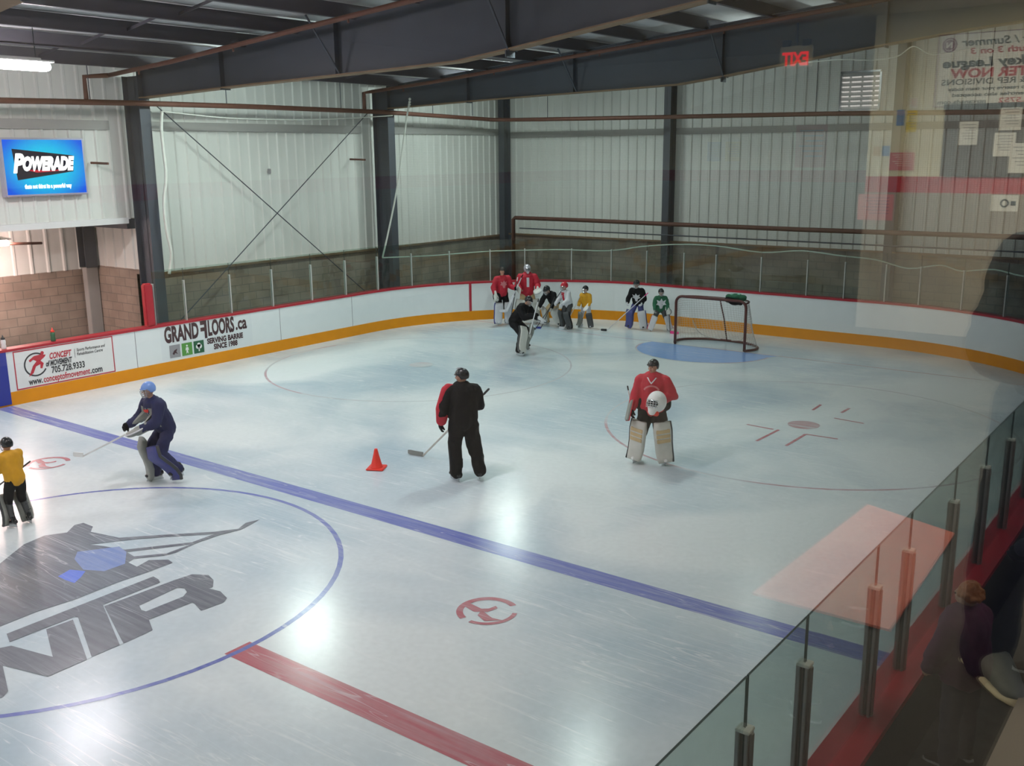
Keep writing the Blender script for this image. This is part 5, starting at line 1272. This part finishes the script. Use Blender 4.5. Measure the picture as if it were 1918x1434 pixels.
o = goalie_mask(Vector((0, 0, 0)), Matrix.Rotation(P.root.rotation_euler.z - .35, 3, 'Z') @ Matrix.Rotation(radians(12), 3, 'X'), 1.35, M['white'], None)
o.location = mk; prop(o, 'white goalie mask with dark bars held against the red jersey', 'mask')
b = MB(); b.cap((-.07, -.05, -.13), (.05, -.08, -.13), .04, .04); b.build('chin_patch', M['cone'], o, smooth=True)
gh = grip(P, 1); stick('goalie_stick', 'goalie stick with white paddle in the red goalkeeper blocker hand', (3.03, -9.02, 1.19), (2.96, -8.62, .36), (.8, -.3, -.3), M['white'], M['blacksh'], True, .2, M['silver'], .72)

# skater in blue, moving left
P = person('person skating in navy jersey with light blue helmet and grey pads', (-1.98, -13.66), fc(-.68, -.70), 1.58, spine=(0, .42, 1), look=(.15, 1, -.15),
           ua=((-.25, .35, -1), (.28, .40, -1)), fa=((.25, 1, -.35), (-.20, 1, -.35)), th=((-.12, .55, -1), (.14, .75, -1)), sh=((-.04, -.95, -1), (.05, -.30, -1)), toe=((-.2, 1, 0), (.2, 1, 0)),
           outfit=dict(pants=M['navy'], long=True, top=M['navy'], top_fat=1.12, helmet=M['ltblue'], cage=True, gloves=M['black'], boot=M['blacksh']), curl=.8, lift=(.05, 0))
leg_pad(P, 1, M['padgrey'], M['offwhite'], .26, .17); leg_pad(P, 0, M['padblue'], M['paddark'], .26, .17)
crest(P, M['padgrey'], poly2d([[(-.15, .16), (.15, .16), (.13, -.17), (-.13, -.17)]]), .28, 'white_chest_panel'); crest(P, M['cone'], poly2d([[(-.08, .10), (.08, .12), (.07, .07), (-.07, .06)]]), .31, 'orange_mark', lift=.009); crest(P, M['cone'], poly2d([[(-.07, -.02), (.05, .0), (.04, -.05), (-.06, -.06)]]), .27, 'orange_mark', lift=.009)
catcher(P, 0, M['padgrey'], M['whiteknit'])
gh = grip(P, 1); stick('goalie_stick', 'white goalie stick held across by the navy skater', gh + Vector((.35, .30, .12)), gh + Vector((-.62, -.33, -.48)), (-1, -.2, -.1), M['white'], None, False, .26, None, .9)

# small skater in yellow at the left edge
P = person('person skating in yellow jersey and dark helmet at left edge', (-1.96, -15.86), fc(-.85, .45), 1.12, hs=1.18, spine=(0, .20, 1), look=(0, 1, -.1),
           ua=((-.25, .35, -1), (.25, .35, -1)), fa=((.1, 1, -.35), (-.1, 1, -.3)), th=((-.10, .25, -1), (.12, .15, -1)), sh=((-.03, -.25, -1), (.03, -.35, -1)), toe=((-.2, 1, 0), (.2, 1, 0)),
           outfit=dict(pants=M['black'], long=False, top=M['yellow'], top_fat=1.15, helmet=M['blacksh'], cage=True, gloves=M['black'], boot=M['blacksh']), curl=.8)
leg_pad(P, 0, M['padgrey'], M['paddark'], .25, .12); leg_pad(P, 1, M['padgrey'], M['offwhite'], .25, .12)
gh = grip(P, 1); stick('hockey_stick', 'dark hockey stick held by the small yellow skater', gh + Vector((.30, .15, .10)), Vector((gh.x - .62, gh.y - .42, .0)), (-.9, -.3, 0), M['paddark'], None, False, .24, None, .8)

# two goalkeepers in red by the boards
P = person('person in red jersey with white and blue pads by the boards', (-6.22, -.12), fc(.42, -.90), 1.54, look=(.0, 1, -.05), spine=(0, .05, 1),
           ua=((-.35, .15, -1), (.45, .1, -1)), fa=((-.1, .9, -.1), (.0, .5, -1)), th=((-.07, .08, -1), (.10, .05, -1)), sh=((-.03, -.08, -1), (.03, -.08, -1)), toe=((-.25, 1, 0), (.25, 1, 0)),
           outfit=dict(pants=M['black'], long=False, top=M['red'], top_fat=1.08, helmet=M['hairdark'], cage=False, gloves=M['black'], boot=M['white']), curl=.8)
leg_pad(P, 0, M['whiteknit'], M['padblue'], .25, .16); leg_pad(P, 1, M['whiteknit'], M['padblue'], .25, .16); crest(P, M['posterp'], scaled(LEAF, .8), .30)
catcher(P, 1, M['offwhite'], M['black'])
gh = grip(P, 0); stick('goalie_stick', 'dark goalie stick held upright by the left red goalkeeper', gh + Vector((.02, .05, .30)), gh + Vector((-.05, -.22, -.95)) , (.8, -.2, 0), M['paddark'], M['white'], False, .22, None, .9)
P = person('person in red jersey with white crest, silver mask and big white gloves', (-5.75, .42), fc(.12, -.98), 1.58, look=(-.1, 1, -.05), spine=(0, .06, 1),
           ua=((-.45, .15, -1), (.45, .15, -1)), fa=((.15, .9, -.45), (-.25, .95, -.35)), th=((-.22, .10, -1), (.24, .10, -1)), sh=((-.10, -.08, -1), (.12, -.08, -1)), toe=((-.4, 1, 0), (.4, 1, 0)), build=1.12,
           outfit=dict(pants=M['tan'], long=False, top=M['red'], top_fat=1.14, boot=M['white']), curl=.8)
goalie_mask(P.hc, P.hq, P.s * 1.08, M['silver'], P.root)
leg_pad(P, 0, M['offwhite'], M['padgrey'], .28, .2); leg_pad(P, 1, M['offwhite'], M['padgrey'], .28, .2); crest(P, M['whiteknit'], scaled(NUM1, 1.05), .31, 'white_number')
catcher(P, 0, M['offwhite'], M['whiteknit']); blocker(P, 1, M['offwhite'], M['redsh'])
gh = grip(P, 1); stick('goalie_stick', 'goalie stick resting beside the silver masked goalkeeper', gh + Vector((.05, .03, .42)), gh + Vector((-.25, -.35, -.60)), (-.9, -.2, 0), M['whiteknit'], M['black'], True, .25, M['whiteknit'], .85)

# crouching goalkeeper in black mid rink
P = person('person crouching in black goalie kit, skating with stick raised', (-3.42, -3.02), fc(.80, -.45), 1.58, spine=(-.05, .62, .9), headd=(0, .6, .8), look=(.2, 1, -.25),
           ua=((-.3, .5, -.9), (.35, .6, -.8)), fa=((.3, .9, -.3), (-.1, 1, .25)), th=((-.60, .6, -.8), (.40, .9, -.75)), sh=((-.3, -.6, -1), (.35, .0, -1)), toe=((-.4, 1, 0), (.3, 1, 0)),
           outfit=dict(pants=M['black'], long=True, top=M['black'], top_fat=1.15, helmet=M['blacksh'], cage=True, gloves=M['black'], boot=M['blacksh']), curl=.8, lift=(.02, 0))
leg_pad(P, 0, M['padgrey'], M['paddark'], .27, .16); leg_pad(P, 1, M['offwhite'], M['paddark'], .27, .16); catcher(P, 0, M['whiteknit'], M['paddark'])
gh = grip(P, 1); stick('goalie_stick', 'goalie stick carried by the crouching player in black', gh + Vector((-.05, .20, .34)), gh + Vector((.15, -.45, -.42)), (.7, -.5, -.1), M['whiteknit'], M['paddark'], False, .24, M['padgrey'], .9)

# the row of children by the back boards
P = person('person crouching in dark jersey and white pads, leftmost of the children', (-4.98, .60), fc(-.45, -.55), 1.30, hs=1.28, spine=(0, .75, .8), headd=(0, .7, .7), look=(0, 1, -.3),
           ua=((-.3, .5, -1), (.3, .5, -1)), fa=((-.1, .6, -1), (.1, .6, -1)), th=((-.3, .7, -.8), (.3, .7, -.8)), sh=((-.2, -.5, -1), (.2, -.5, -1)), toe=((-.4, 1, 0), (.4, 1, 0)),
           outfit=dict(pants=M['tan'], long=True, top=M['black'], top_fat=1.15, helmet=M['blacksh'], cage=True, gloves=M['offwhite'], boot=M['blacksh']), curl=.8)
for i in (0, 1): leg_pad(P, i, M['offwhite'], M['offwhite'], .27, .14)
gh = grip(P, 0); stick('goalie_stick', 'short goalie stick of the crouching dark jersey child', gh + Vector((.05, .1, .35)), Vector((gh.x - .15, gh.y - .28, 0)), (-.8, -.3, 0), M['paddark'], None, False, .2, M['b_blue'], .75)
P = person('person in white jersey, red helmet and dark pads holding a stick', (-4.36, .38), fc(-.6, -.45), 1.24, hs=1.3, spine=(0, .35, 1), look=(.1, 1, -.2),
           ua=((-.3, .4, -1), (.3, .3, -1)), fa=((.1, .9, -.5), (-.2, .8, -.5)), th=((-.15, .4, -1), (.2, .4, -1)), sh=((-.08, -.35, -1), (.08, -.35, -1)), toe=((-.3, 1, 0), (.3, 1, 0)),
           outfit=dict(pants=M['paddark'], long=True, top=M['whiteknit'], top_fat=1.15, helmet=M['redsh'], cage=True, gloves=M['whiteknit'], boot=M['blacksh'], collar=M['red']), curl=.8)
for i in (0, 1): leg_pad(P, i, M['paddark'], M['black'], .26, .14)
crest(P, M['red'], poly2d([[(-.07, .16), (.07, .16), (.03, -.06), (-.03, -.06)]]), .30, 'red_bib')
gh = grip(P, 1); stick('hockey_stick', 'stick held by the child in the red helmet', gh + Vector((.12, .12, .35)), Vector((gh.x - .38, gh.y - .38, 0)), (-.8, -.3, 0), M['paddark'], None, False, .2, None, .8)
P = person('person in yellow jersey with white glove among the children at back', (-4.02, .76), fc(-.55, -.80), 1.08, hs=1.35, spine=(0, .15, 1), look=(.15, 1, -.1),
           ua=((-.3, .2, -1), (.3, .2, -1)), fa=((.2, .7, -.8), (-.1, .6, -.8)), th=((-.2, .15, -1), (.22, .15, -1)), sh=((-.15, -.15, -1), (.18, -.15, -1)), toe=((-.4, 1, 0), (.4, 1, 0)),
           outfit=dict(pants=M['whiteknit'], long=False, top=M['yellow'], top_fat=1.12, helmet=M['blacksh'], cage=True, gloves=M['white'], boot=M['whiteknit']), curl=.8)
for i in (0, 1): leg_pad(P, i, M['padgrey'] if i else M['paddark'], M['paddark'], .24, .12)
catcher(P, 0, M['white'], M['whiteknit'])
gh = grip(P, 1); stick('goalie_stick', 'pale stick of the yellow jersey child by the back boards', gh + Vector((.0, .1, .3)), Vector((gh.x - .25, gh.y - .3, 0)), (-.8, -.3, 0), M['whiteknit'], None, False, .2, None, .75)
P = person('person in black jersey with white crest and blue pads leaning forward', (-2.78, 1.36), fc(-.35, -.80), 1.32, hs=1.2, spine=(0, .40, 1), look=(0, 1, -.1),
           ua=((-.35, -.1, -1), (.35, .3, -1)), fa=((.1, .75, -.5), (-.1, .9, -.6)), th=((-.20, .35, -1), (.28, .35, -1)), sh=((-.08, -.3, -1), (.12, -.35, -1)), toe=((-.35, 1, 0), (.35, 1, 0)),
           outfit=dict(pants=M['padblue'], long=True, top=M['black'], top_fat=1.15, helmet=M['blacksh'], cage=True, gloves=M['whiteknit'], boot=M['blacksh']), curl=.8)
leg_pad(P, 0, M['whiteknit'], M['padblue'], .27, .14); leg_pad(P, 1, M['padblue'], M['paddark'], .27, .14); crest(P, M['whiteknit'], scaled(LEAF, .9), .28)
gh = grip(P, 0); stick('hockey_stick', 'stick with pink grip held by the child in black with blue pads', gh + Vector((.12, .12, .30)), Vector((gh.x - .75, gh.y - .5, .0)), (-.7, -.4, 0), M['whiteknit'], M['pink'], False, .2, M['blacksh'], .8)
P = person('person in green jersey with white crest standing left of the goal', (-2.12, 1.42), fc(.05, -1), 1.10, hs=1.3, spine=(0, .20, 1), look=(0, 1, -.1),
           ua=((-.35, .2, -1), (.35, .2, -1)), fa=((-.05, .6, -.8), (.05, .6, -.8)), th=((-.38, .25, -1), (.38, .25, -1)), sh=((-.30, -.2, -1), (.30, -.2, -1)), toe=((-.5, 1, 0), (.5, 1, 0)),
           outfit=dict(pants=M['paddark'], long=False, top=M['green'], top_fat=1.18, helmet=M['blacksh'], cage=True, gloves=M['padgrey'], boot=M['whiteknit']), curl=.8)
leg_pad(P, 0, M['whiteknit'], M['redsh'], .25, .12); leg_pad(P, 1, M['whiteknit'], M['redsh'], .25, .12); crest(P, M['whiteknit'], scaled(LEAF, 1.05), .28)
catcher(P, 0, M['offwhite'], M['paddark'])
gh = grip(P, 0); stick('goalie_stick', 'stick with bright pink blade of the green jersey child', gh + Vector((-.1, .15, .30)), Vector((-1.70, 1.22, 0.0)), (.9, .1, 0), M['paddark'], None, False, .26, M['pink'], .95)

# spectators outside the near boards
P = person('person with ginger hair and purple jacket standing outside the near glass', (9.28, -15.55), (-.9, .35), 1.20, hs=1.12, spine=(0, .06, 1), look=(0, 1, -.2),
           ua=((-.35, .2, -1), (.35, .2, -1)), fa=((.25, .5, -.9), (-.25, .5, -.9)), th=((-.08, 0, -1), (.08, 0, -1)), sh=((-.02, 0, -1), (.02, 0, -1)), build=1.15,
           outfit=dict(pants=M['jeans'], top=M['purple'], top_fat=1.25, top_name='jacket', hair=M['hairginger'], curls=46, boot=M['black'], collar=M['purple']), skates=False, base_z=.84, curl=.5)
P = person('person in dark coat standing outside the near glass past the ginger child', (9.55, -13.9), (-1, .15), 1.72, spine=(0, .03, 1), look=(0, 1, -.15),
           ua=((-.3, .1, -1), (.3, .1, -1)), fa=((.2, .6, -.6), (-.2, .6, -.6)), outfit=dict(pants=M['jeans'], top=M['jeans'], top_fat=1.2, top_name='coat', hair=M['hairdark'], gloves=M['black'], boot=M['black']), skates=False, base_z=.0, curl=.4)
P.root.location.z = .84
# lobby visitor whose shoe and legs show in the window glass
P = person('person in navy jeans and grey sneakers leaning forward in the lobby', (10.40, -18.38), (-.20, -.98), 1.75, build=.85, spine=(0, .35, .94), headd=(0, .7, .7), look=(.2, 1, 0),
           ua=((-.2, .1, -1), (.2, .1, -1)), fa=((.9, .9, .1), (-.9, .9, .2)), toe=((.55, 1, 0), (.6, 1, 0)), outfit=dict(pants=M['jeans'], top=M['jeans'], top_name='jacket', hair=M['hairdark'], boot=M['grey_sneaker'], sole=M['sole']), skates=False, base_z=LF + .002, curl=.4)

# ------------------------------------------------------------------ world, camera, view
w = bpy.data.worlds.new('World'); scene.world = w; w.use_nodes = True; w.node_tree.nodes['Background'].inputs[0].default_value = (0.02, 0.022, 0.025, 1); w.node_tree.nodes['Background'].inputs[1].default_value = 0.5
cd = bpy.data.cameras.new('Camera'); cam = bpy.data.objects.new('Camera', cd); COL.objects.link(cam)
yaw, pit, roll = 0.6479451519978897, 0.22670493124179927, -0.009770173858053203
fwd = Vector((-sin(yaw) * cos(pit), cos(yaw) * cos(pit), -sin(pit))); r0 = Vector((cos(yaw), sin(yaw), 0)); u0 = r0.cross(fwd)
r2 = r0 * cos(roll) + u0 * sin(roll); u2 = -r0 * sin(roll) + u0 * cos(roll)
cam.matrix_world = Matrix(((r2.x, u2.x, -fwd.x, 10.435741), (r2.y, u2.y, -fwd.y, -21.690618), (r2.z, u2.z, -fwd.z, 4.621935), (0, 0, 0, 1)))
cd.sensor_width = 36; cd.lens = 36 * 1859.5169 / 1918; cd.clip_start = 0.02; cd.clip_end = 200
scene.camera = cam
scene.view_settings.view_transform = 'Standard'; scene.view_settings.look = 'None'; scene.view_settings.gamma = 1.0; scene.view_settings.use_curve_mapping = False
scene.view_settings.exposure = 0.0
scene.cycles.use_denoising = True; scene.cycles.max_bounces = 7; scene.cycles.transparent_max_bounces = 20; scene.cycles.use_adaptive_sampling = True; scene.cycles.adaptive_threshold = 0.02; scene.cycles.sample_clamp_indirect = 6.0
bpy.context.view_layer.update()
